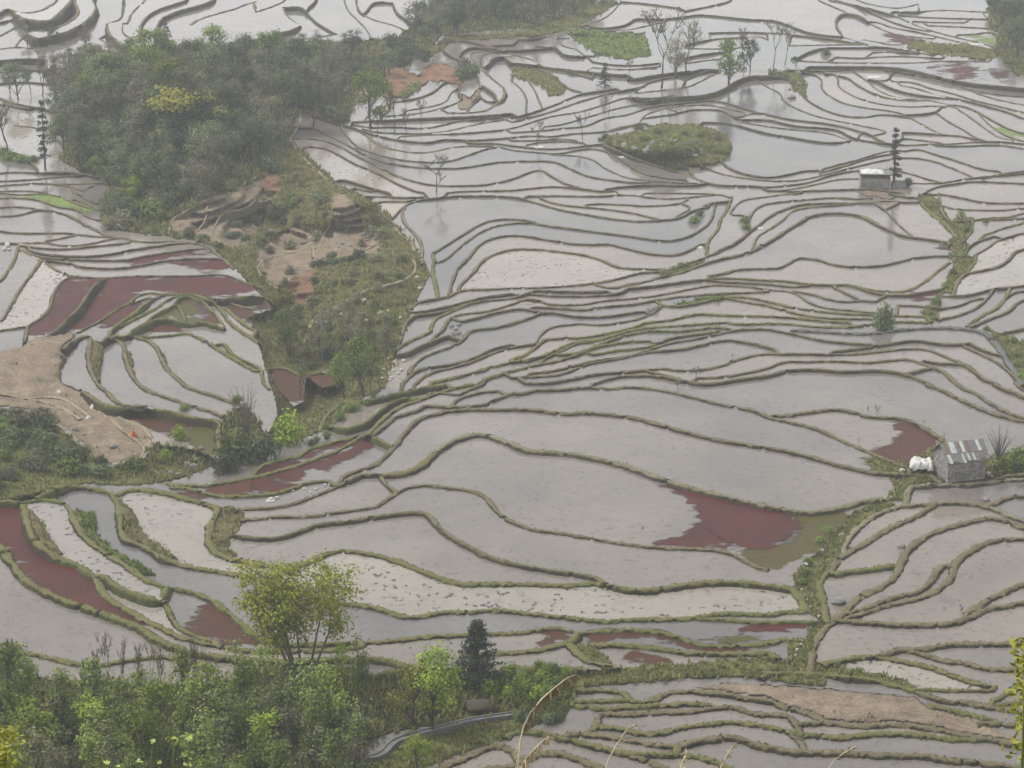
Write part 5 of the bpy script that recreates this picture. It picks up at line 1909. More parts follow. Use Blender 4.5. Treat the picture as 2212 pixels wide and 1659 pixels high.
for x, y in scatter([(750, 880), (800, 858), (830, 840), (800, 880), (740, 930), (690, 960), (650, 985), (680, 930)], 36, 18):
    plant('sh_mid', x, y, rng.uniform(14, 24), 'small bush on the grassy foot of the gully', 'bush', 'bushes at the foot of the gully')
# gully bushes
G6 = 'bushes on the slopes of the gully'
for x, y in scatter([(560, 420), (640, 400), (720, 430), (690, 470), (590, 480), (500, 500), (520, 460)], 46, 24) + scatter([(700, 570), (790, 545), (880, 560), (890, 600), (820, 640), (700, 680), (640, 720), (640, 650), (760, 610)], 52, 28) + \
        scatter([(660, 720), (760, 660), (870, 660), (860, 720), (830, 760), (760, 800), (680, 820), (600, 800)], 48, 26) + scatter([(780, 480), (830, 470), (850, 500), (820, 530)], 24, 16):
    k = rng.choice(['sh_dark', 'sh_mid', 'sh_olive', 'sh_olive'])
    plant(k, x, y, rng.uniform(12, 24), {'sh_dark': 'dark bush on the gully slope', 'sh_mid': 'mid green bush on the gully slope', 'sh_olive': 'olive grey bush on the gully slope'}[k], 'bush', G6, rng.uniform(0.8, 1.5))
G7 = 'bushes on the bank below the soil terraces'
for x, y in scatter([(-60, 930), (20, 905), (90, 905), (150, 960), (230, 1005), (330, 1010), (330, 1030), (200, 1030), (90, 1040), (0, 1060), (-60, 1060)], 40, 20):
    k = rng.choice(['sh_dark', 'sh_dark', 'sh_mid', 'sh_olive'])
    plant(k, x, y, rng.uniform(24, 46), {'sh_dark': 'dark bush on the bank below the soil terraces', 'sh_mid': 'mid green bush on the bank below the soil terraces', 'sh_olive': 'olive bush on the bank below the soil terraces'}[k], 'bush', G7, rng.uniform(0.9, 1.4))
for k_, pts in enumerate(([(503, 635), (560, 630), (620, 615), (680, 610), (750, 595), (820, 585), (900, 560), (930, 555)], [(60, 420), (20, 450), (110, 380), (150, 360)], [(510, 780), (600, 785), (680, 790), (760, 785)])):
    for x, y in pts:
        plant('sh_dark', *T0(1, 1, x, y + 8), rng.uniform(9, 16), 'dark low bush along the edge of the dry soil terraces', 'bush', 'bushes along the soil terraces', 1.2)
for x, y in [(2050, 300), (2090, 270), (2130, 260), (2180, 240), (1900, 480), (2000, 400), (2060, 380), (2120, 420), (1640, 395), (1760, 420), (2150, 130), (2190, 110)]:
    plant('sh_dark', *T0(0, 1, x, y), rng.uniform(12, 20), 'dark low bush along the edge of the dry soil terraces', 'bush', 'bushes along the soil terraces', 1.3)
G9 = 'slim trees in the lower gully'
for x, y in scatter([(590, 720), (650, 690), (760, 700), (850, 700), (850, 770), (820, 840), (760, 850), (740, 800), (650, 780), (600, 790)], 34, 24):
    k = rng.choice(['sap_olive', 'olive', 'twiggy', 'sap_mid'])
    plant(k, x, y, rng.uniform(38, 78), {'sap_olive': 'slim greyish tree in the lower gully', 'olive': 'grey olive leafy tree in the lower gully', 'twiggy': 'nearly leafless slim tree in the lower gully', 'sap_mid': 'slim green tree in the lower gully'}[k], 'tree', G9, 0.9)
for x, y in scatter([(560, 420), (640, 380), (720, 420), (800, 470), (860, 560), (760, 600), (700, 640), (640, 680), (600, 600), (560, 520)], 60, 40):
    plant('sh_olive', x, y, rng.uniform(14, 26), 'olive scrub bush on the upper gully slope', 'bush', 'scrub on the upper gully')
for x, y, h in [(250, 300, 95), (300, 250, 90), (340, 330, 100), (420, 260, 85), (450, 330, 95), (500, 280, 90), (520, 220, 80), (560, 260, 95), (580, 300, 90), (600, 250, 100), (470, 380, 85), (280, 380, 80), (210, 300, 85), (540, 340, 80)]:
    plant('twiggy', x, y, h * 1.15, 'tall pale leafless tree standing up out of the wood on the knoll', 'tree', 'leafless trees in the wood', 0.8)
# mound and stream-side bushes
for x, y in scatter([(1290, 300), (1400, 272), (1500, 275), (1565, 300), (1575, 330), (1530, 352), (1440, 358), (1350, 330)], 40, 14):
    plant(rng.choice(['sh_olive', 'sh_mid']), x, y, rng.uniform(8, 15), 'low bush on the grassy mound', 'bush', 'bushes on the grassy mound', 1.4)
for x, y in [(2075, 470), (2090, 500), (2070, 520), (2085, 555), (2060, 590), (2040, 620), (2020, 655), (2010, 680), (2130, 480), (2190, 740), (2195, 770), (2200, 790), (2205, 820), (1500, 480), (1512, 465), (1608, 480), (1612, 495), (1470, 575), (2130, 712), (1740, 1240), (1735, 1262), (1745, 1215), (1770, 1170), (1790, 1150)]:
    plant('sh_mid', x, y, rng.uniform(9, 17), 'small bush on a paddy bank or ditch in the right half', 'bush', 'small bushes on banks and ditches', 1.3)
for x, y, h in [(1504, 815, 26), (1463, 840, 22), (1583, 772, 8), (1876, 890, 14), (1894, 893, 18), (1855, 955, 10), (1995, 915, 9), (2038, 945, 9), (2076, 1325, 18), (2040, 1318, 9)]:
    plant('brush', x, y, h, 'small dead shrub sticking up from a bank in the right half', 'bush', 'dead shrubs on the right banks', 0.8)
# --- foreground trees at lower left
G8 = 'young trees massed in the lower left foreground'
fg = [(-60, 1530), (60, 1545), (200, 1570), (400, 1580), (560, 1560), (700, 1550), (780, 1580), (790, 1640), (740, 1760), (600, 1800), (300, 1800), (-60, 1780)]
for x, y in scatter(fg, 60, 44):
    zf = ('back of the ' if y < 1640 else 'front of the ') + ('left third' if x < 230 else ('middle' if x < 510 else 'right third'))
    k = rng.choices(['sap_mid', 'sap_olive', 'sap_fresh', 'mid'], [6, 3, 1.6, 0.5])[0]
    plant(k, x, y, rng.uniform(125, 200), {'sap_mid': 'slender mid green tree at the %s of the lower left trees' % zf, 'sap_olive': 'slender greyish sparse tree at the %s of the lower left trees' % zf,
          'sap_fresh': 'slender fresh green tree at the %s of the lower left trees' % zf, 'mid': 'bushy mid green tree at the %s of the lower left trees' % zf}[k], 'tree', G8, rng.uniform(0.95, 1.3))
for x, y in scatter([(-60, 1560), (300, 1590), (560, 1580), (800, 1570), (860, 1560), (800, 1620), (740, 1750), (-60, 1780)], 120, 60):
    plant(rng.choice(['sh_dark', 'sh_dark', 'sh_mid']), x, y, rng.uniform(40, 70), 'low bush under the foreground trees', 'bush', 'bushes under the foreground trees', 1.2)
for x, y, h in [(240, 1500, 130), (265, 1490, 120), (305, 1500, 110), (330, 1490, 100), (345, 1500, 115), (410, 1500, 120), (428, 1505, 135), (455, 1500, 110), (215, 1520, 120), (180, 1520, 100), (395, 1520, 110)]:
    plant('twiggy', x, y + 30, h + 35, 'thin bare stem rising above the foreground trees', 'tree', 'bare stems above the foreground trees', 0.35)
for x, y in scatter([(1106, 1460), (1160, 1448), (1235, 1455), (1235, 1500), (1180, 1530), (1110, 1510), (1050, 1500)], 26, 14):
    plant(rng.choice(['sh_fresh', 'sh_mid']), x, y, rng.uniform(24, 40), 'fresh green bush between the cypress and the wide grassy bank', 'bush', 'bushes right of the cypress')

for x, y in [(1120, 1555), (1150, 1560), (1185, 1562), (1205, 1556), (1135, 1545)]:  # added dark bushes standing in for the shadow of the overhanging bank
    plant('sh_dark', x, y, rng.uniform(24, 34), 'added dark bush standing in for shade under the bank by the curved channel', 'bush', 'added bushes standing in for bank shade')

# remove prototypes that found no place
for lst in PROTO.values():
    for o, used in lst:
        if not used:
            for ch in list(o.children):
                bpy.data.objects.remove(ch)
            bpy.data.objects.remove(o)

# ------------------------------------------------------------------ grass and low growth (too much to count)
def tufts(name, pts, hts, mat, label, blades=4, wid=0.16):
    g = np.random.default_rng(len(pts))
    P = np.repeat(np.asarray(pts, float), blades, 0); H = np.repeat(np.asarray(hts, float), blades)
    n_ = len(P)
    az = g.uniform(0, 6.283, n_)
    lean = g.uniform(0.1, 0.75, n_) * H
    base = P + np.column_stack([g.normal(0, 1, n_) * H * 0.35, g.normal(0, 1, n_) * H * 0.35, np.zeros(n_)])
    side = np.column_stack([-np.sin(az), np.cos(az), np.zeros(n_)]) * (H * wid * 1.6)[:, None]
    dirv = np.column_stack([np.cos(az) * lean, np.sin(az) * lean, H * g.uniform(0.6, 1.1, n_)])
    V = np.stack([base - side - [0, 0, 0.05], base + side - [0, 0, 0.05], base + dirv * 0.6 + side * 0.7, base + dirv], 1).reshape(-1, 3)
    F = [(4 * i, 4 * i + 1, 4 * i + 2, 4 * i + 3) for i in range(n_)]
    o = mesh_obj(name, V, F, mat)
    tag(o, label, 'grass', kind='stuff')


dens = {'wood': 0.5, 'gully': 0.9, 'grass': 1.0, 'freshgrass': 0.8, 'bank': 0.6, 'bankgreen': 1.0, 'redsoil': 0.06, 'soil': 0.012}
prob = np.zeros(land.shape)
for i, kn in enumerate(kind_names):
    prob[land == i + 1] = dens[kn]
sel = (GX > -60) & (GX < PW + 60) & (GY > -40) & (GY < 1760)
prob *= sel
area = (np.linalg.norm(BASE - [0, 0, CAM_H], axis=-1) / 230.0) ** 2
cum = np.cumsum((prob * np.clip(area, 0.5, 2.5)).ravel())
N_T = 42000
pick = np.searchsorted(cum, nrg.uniform(0, cum[-1], N_T))
py_, px_ = np.divmod(pick, NX)
X_ = GX[py_, px_] + nrg.uniform(-1, 1, N_T); Y_ = GY[py_, px_] + nrg.uniform(-1, 1, N_T)
PT = at_z(X_, Y_, HT[py_, px_])
kinds_ = land[py_, px_]
fresh = np.isin(kinds_, [kind_names.index('freshgrass') + 1, kind_names.index('bankgreen') + 1]) | (nrg.random(N_T) < 0.18)
hts = nrg.uniform(0.12, 0.5, N_T) * np.where(kinds_ == kind_names.index('wood') + 1, 1.4, 0.8)
tufts('wild_grass', PT[~fresh], hts[~fresh], 'grass_mix', 'rough grass and weeds on the open slopes')
tufts('green_grass', PT[fresh], hts[fresh], 'leaf_mid', 'green grass and weeds on the open slopes')
bp, bh_, gp, gh_ = [], [], [], []
for W_, hw_, nw_, mt, dh in bank_tuft_pts:
    if not (130 < W_[1] < 420): continue
    nrep = 3 if W_[1] < 260 else (2 if W_[1] < 320 else 1)
    for _ in range(nrep):
        if nrg.random() < 0.55: continue
        o_ = nrg.uniform(-1.2, 1.2) * hw_
        q = (W_[0] + nw_[0] * o_ + nrg.normal(0, 0.1), W_[1] + nw_[1] * o_ + nrg.normal(0, 0.1), W_[2] - 0.04 - max(0, abs(o_) - hw_) * 0.6)
        if mt == 'bank_green' and nrg.random() < 0.3:
            gp.append(q); gh_.append(nrg.uniform(0.05, 0.18))
        elif nrg.random() < 0.8:
            bp.append(q); bh_.append(nrg.uniform(0.04, 0.15))
tufts('bank_grass', bp, bh_, 'grass_mix', 'short dry grass along the paddy banks', 3)
tufts('bank_grass', gp, gh_, 'leaf_mid', 'short green grass along the paddy banks', 3)
# ------------------------------------------------------------------ stones
def rock_mesh(seed, flat=0.7):
    r = random.Random(seed)
    bm = bmesh.new()
    bmesh.ops.create_icosphere(bm, subdivisions=2, radius=0.5)
    for v in bm.verts:
        n_ = noise.noise(v.co * 2.2 + Vector((seed * 3.1, 0, 0))) * 0.28 + noise.noise(v.co * 5 + Vector((0, seed * 1.7, 0))) * 0.1
        v.co *= 1 + n_
        v.co.z *= flat
    me = bpy.data.meshes.new('rock')
    bm.to_mesh(me); bm.free()
    return me


ROCKS = {}
for mt in ('stone', 'stone_pale'):
    ROCKS[mt] = []
    for s in range(4):
        me = rock_mesh(s + (10 if mt == 'stone' else 0), 0.75)
        me.materials.append(MATS[mt])
        ROCKS[mt].append(me)


def rock(px, py, wp, label, group=None, mt='stone', hk=1.0, name='rock'):
    p = ground(px, py)
    s = wp * (p - Vector((0, 0, CAM_H))).length / FOC
    o = bpy.data.objects.new(name, rng.choice(ROCKS[mt]))
    col.objects.link(o)
    o.location = p + Vector((0, 0, 0.12 * s))
    o.rotation_euler = (rng.uniform(-.3, .3), rng.uniform(-.3, .3), rng.uniform(0, 6.28))
    o.scale = (s * rng.uniform(0.85, 1.15), s * rng.uniform(0.8, 1.1), s * hk * rng.uniform(0.8, 1.1))
    tag(o, label, 'rock', group)
    return o


def T(c_, r_, x, y):
    return c_ * TW + x / 4, r_ * TH + y / 4


rock(*T(3, 3, 610, 235), 34, 'large grey boulder in the shallow water beside the small stream', hk=0.8)
rock(*T(3, 2, 1155, 1410), 18, 'rounded dark boulder on the bank left of the curved right-hand paddies')
rock(*T(3, 2, 1880, 1010), 19, 'grey boulder on the bank below the lower stone hut')
rock(*T(2, 1, 1215, 1020), 28, 'pale grey rock rising from the narrow middle paddies', hk=1.1)
for x, y, w in [(1690, 1160, 14), (1755, 1150, 12), (1730, 1190, 10), (1690, 1240, 18), (1750, 1225, 12), (1790, 1240, 9)]:
    rock(*T(1, 1, x, y), w, 'dark stone of the rock cluster in the grey paddy right of the gully', 'stones of the rock cluster in the grey paddy')
for x, y, w in [(1080, 1060, 16), (1060, 1085, 10), (930, 945, 14), (850, 945, 10), (740, 1060, 10), (1100, 835, 9), (1420, 835, 11), (1390, 740, 9), (1250, 1090, 9), (960, 1110, 9), (1140, 1030, 7), (570, 1060, 7)]:
    rock(*T(1, 1, x, y), w, 'pale outcrop stone on the grassy gully slope', 'pale stones in the gully', 'stone_pale')
for k in range(22):
    rock(*T(1, 1, 1090 + rng.uniform(0, 190), 1440 + rng.uniform(0, 200)), rng.uniform(4, 9), 'pale stone in the stony bank right of the gully trees', 'stones of the stony bank', 'stone_pale')
for x, y, w in [(800, 320, 8), (930, 375, 15), (830, 310, 9), (960, 420, 8), (1040, 410, 12), (820, 470, 9), (740, 450, 12), (720, 200, 8), (790, 330, 7), (720, 480, 9), (130, 340, 12), (165, 345, 8)]:
    rock(*T(1, 1, x, y), w, 'stone lying on the bare soil of the gully landslip', 'stones on the soil slip')
for k in range(20):
    x, y = rng.uniform(900, 1780), rng.uniform(1190, 1400)
    if y > 1400 or (x < 1150 and y > 1300): continue
    rock(*T(2, 0, x, y), rng.uniform(8, 18), 'weathered grey stone on the grassy mound', 'stones on the grassy mound')
for x, y, w in [(290, 120, 7), (310, 170, 8), (330, 210, 7), (300, 255, 8), (360, 270, 6), (400, 330, 7), (440, 350, 9), (470, 390, 6), (420, 390, 7), (270, 60, 8), (330, 250, 6), (280, 600, 9), (250, 640, 8), (240, 690, 8), (290, 560, 7)]:
    rock(*T(3, 3, x, y), w, 'pale stone in the stony stream bed between the lower paddies', 'stones of the stream bed', 'stone_pale')
for x, y, w in [(640, 1300, 9), (700, 1340, 8), (620, 1310, 7), (470, 1440, 9), (1090, 930, 7), (1060, 980, 8), (330, 1560, 9), (300, 1590, 7), (1860, 750, 10), (1900, 780, 12), (1930, 800, 8), (1160, 750, 11), (1140, 760, 7)]:
    rock(*T(3, 2, x, y), w, 'stone on the grassy edge around the lower hut and stream', 'stones around the hut and stream', 'stone_pale')
for x, y, w in [(1620, 620, 10), (1620, 700, 16), (1680, 720, 20), (1480, 770, 14), (1540, 780, 12), (1700, 660, 14), (1740, 560, 13), (650, 400, 16), (720, 440, 11), (980, 545, 20), (1040, 700, 14)]:
    rock(*T(0, 2, x, y), w, 'brown boulder among the soil terraces and the pond', 'boulders by the brown pond')
for x, y, w in [(60, 470, 16), (85, 500, 9), (40, 500, 10)]:
    rock(*T(0, 1, x, y), w, 'pale stone of the heap at the left end of the narrow paddies', 'stones of the left heap', 'stone_pale')
for x, y, w in [(320, 925, 7), (440, 965, 6), (600, 880, 10), (640, 870, 9), (520, 910, 8), (420, 910, 8), (470, 940, 6), (130, 1000, 14), (180, 985, 10)]:
    rock(*T(1, 2, x, y), w, 'pale stone on the spit beside the long red paddy', 'stones on the spit', 'stone_pale')
for x, y, w in [(260, 640, 16), (205, 850, 17), (270, 730, 12), (330, 730, 11), (185, 775, 7), (1960, 720, 9)]:
    rock(*(T(3, 0, x, y) if x < 1900 else T(2, 0, x, y)), w, 'dark stone around the straw mound in the upper right paddy', 'dark stones at the straw mound')

# ------------------------------------------------------------------ building helpers
def box_part(name, parent, mat, x0, x1, y0, y1, z0, z1, rot=None, at=None):
    V = [(x0, y0, z0), (x1, y0, z0), (x1, y1, z0), (x0, y1, z0), (x0, y0, z1), (x1, y0, z1), (x1, y1, z1), (x0, y1, z1)]
    F = [(0, 3, 2, 1), (4, 5, 6, 7), (0, 1, 5, 4), (1, 2, 6, 5), (2, 3, 7, 6), (3, 0, 4, 7)]
    return mesh_obj(name, V, F, mat, parent)


STONE_BLOCKS = []
for s in range(4):
    r = random.Random(s)
    bm = bmesh.new()
    bmesh.ops.create_cube(bm, size=1.0)
    bmesh.ops.bevel(bm, geom=bm.edges[:], offset=0.13, segments=1, affect='EDGES')
    for v in bm.verts:
        v.co += Vector((r.uniform(-.05, .05), r.uniform(-.05, .05), r.uniform(-.05, .05)))
    me = bpy.data.meshes.new('stone_block')
    bm.to_mesh(me); bm.free()
    me.materials.append(MATS['hut_stone_%d' % (s % 2)])
    STONE_BLOCKS.append(me)


def stone_face(parent, u0, u1, z0, z1, place, bw=0.42, bh=0.25, top=None, hole=None):
    """lay rough blocks on a wall face; place(u,z)->(x,y,z,rz)"""
    z = z0; row = 0
    while z < z1 - 0.05:
        h = min(bh * rng.uniform(0.85, 1.15), z1 - z)
        u = u0 - (bw * 0.5 if row % 2 else 0)
        while u < u1 - 0.02:
            w = bw * rng.uniform(0.7, 1.35)
            a, b_ = max(u, u0), min(u + w, u1)
            mid = (a + b_) / 2
            if b_ - a > 0.1 and (top is None or z + h <= top(mid) + 0.03) and not (hole and hole(mid, z + h / 2)):
                x, y, zz, rz = place(mid, z + h / 2)
                o = bpy.data.objects.new('stone', rng.choice(STONE_BLOCKS))
                col.objects.link(o)
                o.parent = parent
                o.location = (x, y, zz)
                o.rotation_euler = (0, 0, rz)
                o.scale = ((b_ - a) - 0.025, 0.16 + rng.uniform(0, 0.05), h - 0.025)
            u += w
        z += h; row += 1


def stone_hut(px, py, rz, L, D, H, rise, label, seed, white=0.35, roof_over=0.35, sheets=16, name='stone_hut'):
    p = ground(px, py)
    e = empty(name, (p.x, p.y, p.z - 0.1), rz)
    r = random.Random(seed)
    hl, hd = L / 2, D / 2
    V = [(-hl, -hd, -.3), (hl, -hd, -.3), (hl, hd, -.3), (-hl, hd, -.3), (-hl, -hd, H), (hl, -hd, H), (hl, hd, H), (-hl, hd, H), (-hl, 0, H + rise), (hl, 0, H + rise)]
    F = [(0, 1, 5, 4), (2, 3, 7, 6), (0, 4, 8, 7, 3), (1, 2, 6, 9, 5), (4, 5, 9, 8), (6, 7, 8, 9)]
    w = mesh_obj('wall', V, F, 'mortar', e)
    stone_face(w, -hl, hl, 0, H, lambda u, z: (u, -hd, z, 0))
    top = lambda u: H + rise * (1 - abs(u) / hd)
    stone_face(w, -hd, hd, 0, H + rise, lambda u, z: (-hl, u, z, math.pi / 2), top=top)
    stone_face(w, -hd, hd, 0, H + rise, lambda u, z: (hl, u, z, math.pi / 2), top=top)
    # roof: overlapping metal sheets laid side by side on both slopes, two courses each
    sl = math.hypot(hd, rise)
    ang = math.atan2(rise, hd)
    x = -hl - roof_over; sw = (L + 2 * roof_over) / sheets
    for i in range(sheets):
        for side in (-1, 1):
            for course in (0, 1):
                mt = r.choices(['sheet_grey', 'sheet_white', 'sheet_rust'], [1 - white, white, 0.12])[0]
                a0, a1 = (0.0, 0.56 * (sl + .35)) if course == 0 else (0.5 * (sl + .35), sl + 0.35 + r.uniform(-.2, .1))
                zoff = (0.10 if course == 0 else 0.055) + (i % 2) * 0.018
                n_ = 5
                V, F = [], []
                for k in range(n_ + 1):           # slight corrugation across the sheet
                    xx = x + (sw + 0.05) * k / n_
                    dz = 0.022 * (k % 2)
                    for a_ in (a0, a1):
                        yy = side * a_ * math.cos(ang); zz = H + rise - a_ * math.sin(ang) + zoff + dz
                        V.append((xx, yy, zz)); V.append((xx, yy, zz - 0.012))
                for k in range(n_):
                    q = 4 * k
                    F += [(q, q + 2, q + 6, q + 4), (q + 1, q + 5, q + 7, q + 3), (q, q + 4, q + 5, q + 1), (q + 2, q + 3, q + 7, q + 6)]
                F += [(0, 1, 3, 2), (4 * n_, 4 * n_ + 2, 4 * n_ + 3, 4 * n_ + 1)]
                mesh_obj('roof_sheet', V, F, mt, e)
        x += sw
    tag(e, label, 'hut')
    return e


stone_hut(*T(3, 2, 1650, 780), math.radians(17), 3.7, 3.0, 2.15, 1.15, 'lower stone hut with patched grey and white sheet roof at the paddy edge', 4, 0.38)


def lumpy_sheet(name, w, d, h, mat, parent, seed, nx=16, ny=10, base=0.0, amp=0.12, dome=True):
    r = random.Random(seed)
    V, F = [], []
    for j in range(ny + 1):
        for i in range(nx + 1):
            x = w * (i / nx - 0.5); y = d * (j / ny - 0.5)
            ed = min(i, nx - i, j * 1.5, (ny - j) * 1.5) / 3.0
            z = base + (h * min(1, ed) ** 0.6 if dome else h) + amp * noise.noise((x * 2.2 + seed, y * 2.2, seed * .7)) + amp * 0.5 * noise.noise((x * 6, y * 6, seed))
            V.append((x + 0.05 * r.uniform(-1, 1), y + 0.05 * r.uniform(-1, 1), z))
    nv = len(V)
    V += [(x, y, z - 0.04) for x, y, z in V]
    for j in range(ny):
        for i in range(nx):
            a = j * (nx + 1) + i
            F.append((a, a + 1, a + nx + 2, a + nx + 1))
            F.append((nv + a, nv + a + nx + 1, nv + a + nx + 2, nv + a + 1))
    rim = [i for i in range(nx + 1)] + [(j * (nx + 1) + nx) for j in range(1, ny + 1)] + [ny * (nx + 1) + i for i in range(nx - 1, -1, -1)] + [j * (nx + 1) for j in range(ny - 1, 0, -1)]
    for a, b_ in zip(rim, rim[1:] + rim[:1]):
        F.append((a, nv + a, nv + b_, b_))
    return mesh_obj(name, V, F, mat, parent, smooth=True)


# lean-to under white sheeting left of the hut
p = ground(*T(3, 2, 1325, 765))
e = empty('lean_to', (p.x, p.y, p.z), math.radians(-10))
cv = lumpy_sheet('plastic_cover', 2.2, 2.1, 0.55, 'plastic', e, 3, nx=22, ny=16, base=0.7, amp=0.34)
box_part('back_wall', e, 'stone', -0.95, 0.95, 0.75, 0.95, -0.2, 0.95)
box_part('side_wall', e, 'stone', -0.98, -0.8, -0.8, 0.75, -0.2, 0.85)
box_part('side_wall', e, 'stone', 0.8, 0.98, -0.8, 0.75, -0.2, 0.85)
box_part('post', e, 'plank', -0.06, 0.06, -0.85, -0.73, -0.2, 0.9)
box_part('post', e, 'plank', 0.5, 0.6, -0.85, -0.73, -0.2, 0.9)
tag(e, 'small lean-to under lumpy white plastic left of the lower stone hut', 'shed')

# upper hut: low stone walls, white sheeting held on the roof
p = ground(*T(3, 0, 920, 1612))
e = empty('field_hut', (p.x, p.y, p.z - 0.05), math.radians(-4))
L, D, H = 3.9, 2.6, 1.5
V = [(-L/2, -D/2, -.3), (L/2, -D/2, -.3), (L/2, D/2, -.3), (-L/2, D/2, -.3), (-L/2, -D/2, H), (L/2, -D/2, H), (L/2, D/2, H + .5), (-L/2, D/2, H + .5)]
w = mesh_obj('wall', V, [(0, 3, 2, 1), (4, 5, 6, 7), (0, 1, 5, 4), (1, 2, 6, 5), (2, 3, 7, 6), (3, 0, 4, 7)], 'mortar', e)
stone_face(w, -L/2, L/2, 0, H, lambda u, z: (u, -D/2, z, 0))
stone_face(w, -D/2, D/2, 0, H, lambda u, z: (-L/2, u, z, math.pi / 2))
stone_face(w, -D/2, D/2, 0, H, lambda u, z: (L/2, u, z, math.pi / 2))
box_part('roof_board', e, 'sheet_grey', -L/2 - .2, L/2 + .2, -D/2 - .15, D/2 + .1, H + .52, H + .58)
lumpy_sheet('plastic_cover', 3.2, 2.3, 0.25, 'plastic', e, 8, base=H + .56, amp=0.22).location = (-0.35, 0, 0)
tag(e, 'upper low stone hut with white plastic heaped on its roof', 'hut')
p = ground(*T(3, 0, 1125, 1620))
e = empty('stone_stack', (p.x, p.y, p.z - 0.05), 0.1)
w = box_part('core', e, 'mortar', -0.9, 0.9, -0.4, 0.4, -0.2, 0.8)
stone_face(w, -0.9, 0.9, 0, 0.85, lambda u, z: (u, -0.4, z, 0))
stone_face(w, -0.9, 0.9, 0, 0.85, lambda u, z: (u, 0.3, z + 0.1, 0))
tag(e, 'low stack of pale stones beside the upper hut', 'stones')

# small thatched shed half hidden by the cypress and the low wall by the channel
p = ground(*T(1, 3, 1925, 1185))
e = empty('thatched_shed', (p.x, p.y, p.z - 0.3), math.radians(8), 0.72)
box_part('wall', e, 'plank', -1.0, 1.0, -0.9, 0.9, -0.3, 1.3)
box_part('opening_shade', e, 'interior_shade', -0.35, 0.4, -0.93, -0.85, 0.0, 1.0)  # dark slab on the solid wall, interior shade painted as colour
V, F = [], []
for i in range(9):
    t = i / 8
    for x in (-1.3, -0.4, 0.4, 1.3):
        y = -1.2 + 2.4 * t
        V.append((x + rng.uniform(-.05, .05), y, 1.25 + 0.75 * (1 - abs(2 * t - 1)) ** 0.8 + rng.uniform(-.04, .04)))
for i in range(8):
    for k in range(3):
        a = i * 4 + k
        F.append((a, a + 1, a + 5, a + 4))
th = mesh_obj('thatch_roof', V, F, 'thatch', e, smooth=True)
sol = th.modifiers.new('thickness', 'SOLIDIFY'); sol.thickness = 0.16
tag(e, 'small dark thatched shed under the cypress above the curved channel', 'shed')
# ------------------------------------------------------------------ small things people left in the fields
def to_m(px, py, wp):
    p = ground(px, py)
    return p, wp * (p - Vector((0, 0, CAM_H))).length / FOC


for i, (c_, r_, x, y, w_) in enumerate([(0, 2, 515, 72, 9), (0, 2, 800, 203, 13), (0, 2, 765, 297, 11)]):
    p, s = to_m(*T(c_, r_, x, y), w_)
    e = empty('sack', (p.x, p.y, p.z - 0.03), rng.uniform(0, 3))
    lumpy_sheet('body', s * 1.2, s * 0.8, s * 0.55, 'plastic', e, 20 + i, 8, 6, 0, 0.05)
    mesh_obj('tied_neck', [(s * .5, -.06, .1), (s * .5, .06, .1), (s * .5, 0, .22), (s * .78, -.09, .08), (s * .78, .09, .1), (s * .8, 0, .28)], [(0, 1, 2), (3, 5, 4), (0, 3, 4, 1), (1, 4, 5, 2), (2, 5, 3, 0)], 'plastic', e)
    tag(e, ['small white sack far up on the soil terraces', 'largest white sack on the soil terraces', 'white sack just below the largest one on the soil terraces'][i], 'sack')
p, s = to_m(*T(0, 2, 1155, 455), 10)
e = empty('orange_bundle', (p.x, p.y, p.z), 0.4)
lumpy_sheet('cloth', 0.62, 0.5, 0.55, 'orange_cloth', e, 31, 10, 8, 0.0, 0.16)
mesh_obj('stake', [(-.02, -.02, -.1), (.02, -.02, -.1), (0, .03, -.1), (-.015, -.015, 0.95), (.015, -.015, 0.95), (0, .02, 0.95)], [(0, 1, 4, 3), (1, 2, 5, 4), (2, 0, 3, 5), (3, 4, 5)], 'plank', e)
tag(e, 'bright orange cloth bundle on the lowest soil terrace', 'cloth')
for i, (c_, r_, x, y, wp, dp, lab_) in enumerate([
        (2, 0, 955, 1355, 18, 1.5, 'white plastic strip on the bank below the grassy mound'),
        (2, 0, 245, 1272, 22, 0.9, 'white plastic heap at the foot of a leafless tree left of the mound'),
        (3, 0, 1780, 385, 46, 1.4, 'long white plastic strip in the far top right field'),
        (3, 0, 920, 665, 30, 1.3, 'bright white plastic sheet in the upper right terraces'),
        (3, 1, 1195, 1185, 7, 0.4, 'small white bag on the concrete channel'),
        (1, 2, 130, 1005, 18, 0.8, 'pale plastic sheet in the shallow water beside the long red paddy'),
        (2, 1, 1620, 480, 14, 1.0, 'white patch of plastic on a bank corner above the middle paddies'),
        (2, 1, 2150, 315, 14, 0.9, 'white plastic at the corner of two small paddies')]):
    p, s = to_m(*T(c_, r_, x, y), wp)
    o = lumpy_sheet('plastic_sheet', s, dp, 0.1, 'plastic' if wp > 20 and c_ > 1 else 'stone_pale', None, 40 + i, 12, 5, 0.02, 0.07)
    o.location = p; o.rotation_euler = (0, 0, rng.uniform(-.3, .3))
    tag(o, lab_, 'plastic sheet')

# white pole by the ditch
a, b_ = ground(*T(3, 1, 1672, 235)), None
d0 = Vector(ray(*T(3, 1, 1578, 88)).tolist()); t_ = (a.y + 0.6) / d0.y
top = Vector((d0.x * t_, d0.y * t_, CAM_H + d0.z * t_))
V, F = [], []
tube(V, F, [a, a.lerp(top, 0.5), top], [0.05, 0.045, 0.04], 6)
o = mesh_obj('white_pole', V, F, 'plastic', smooth=True)
tag(o, 'white leaning pole beside the ditch right of the upper hut', 'pole')

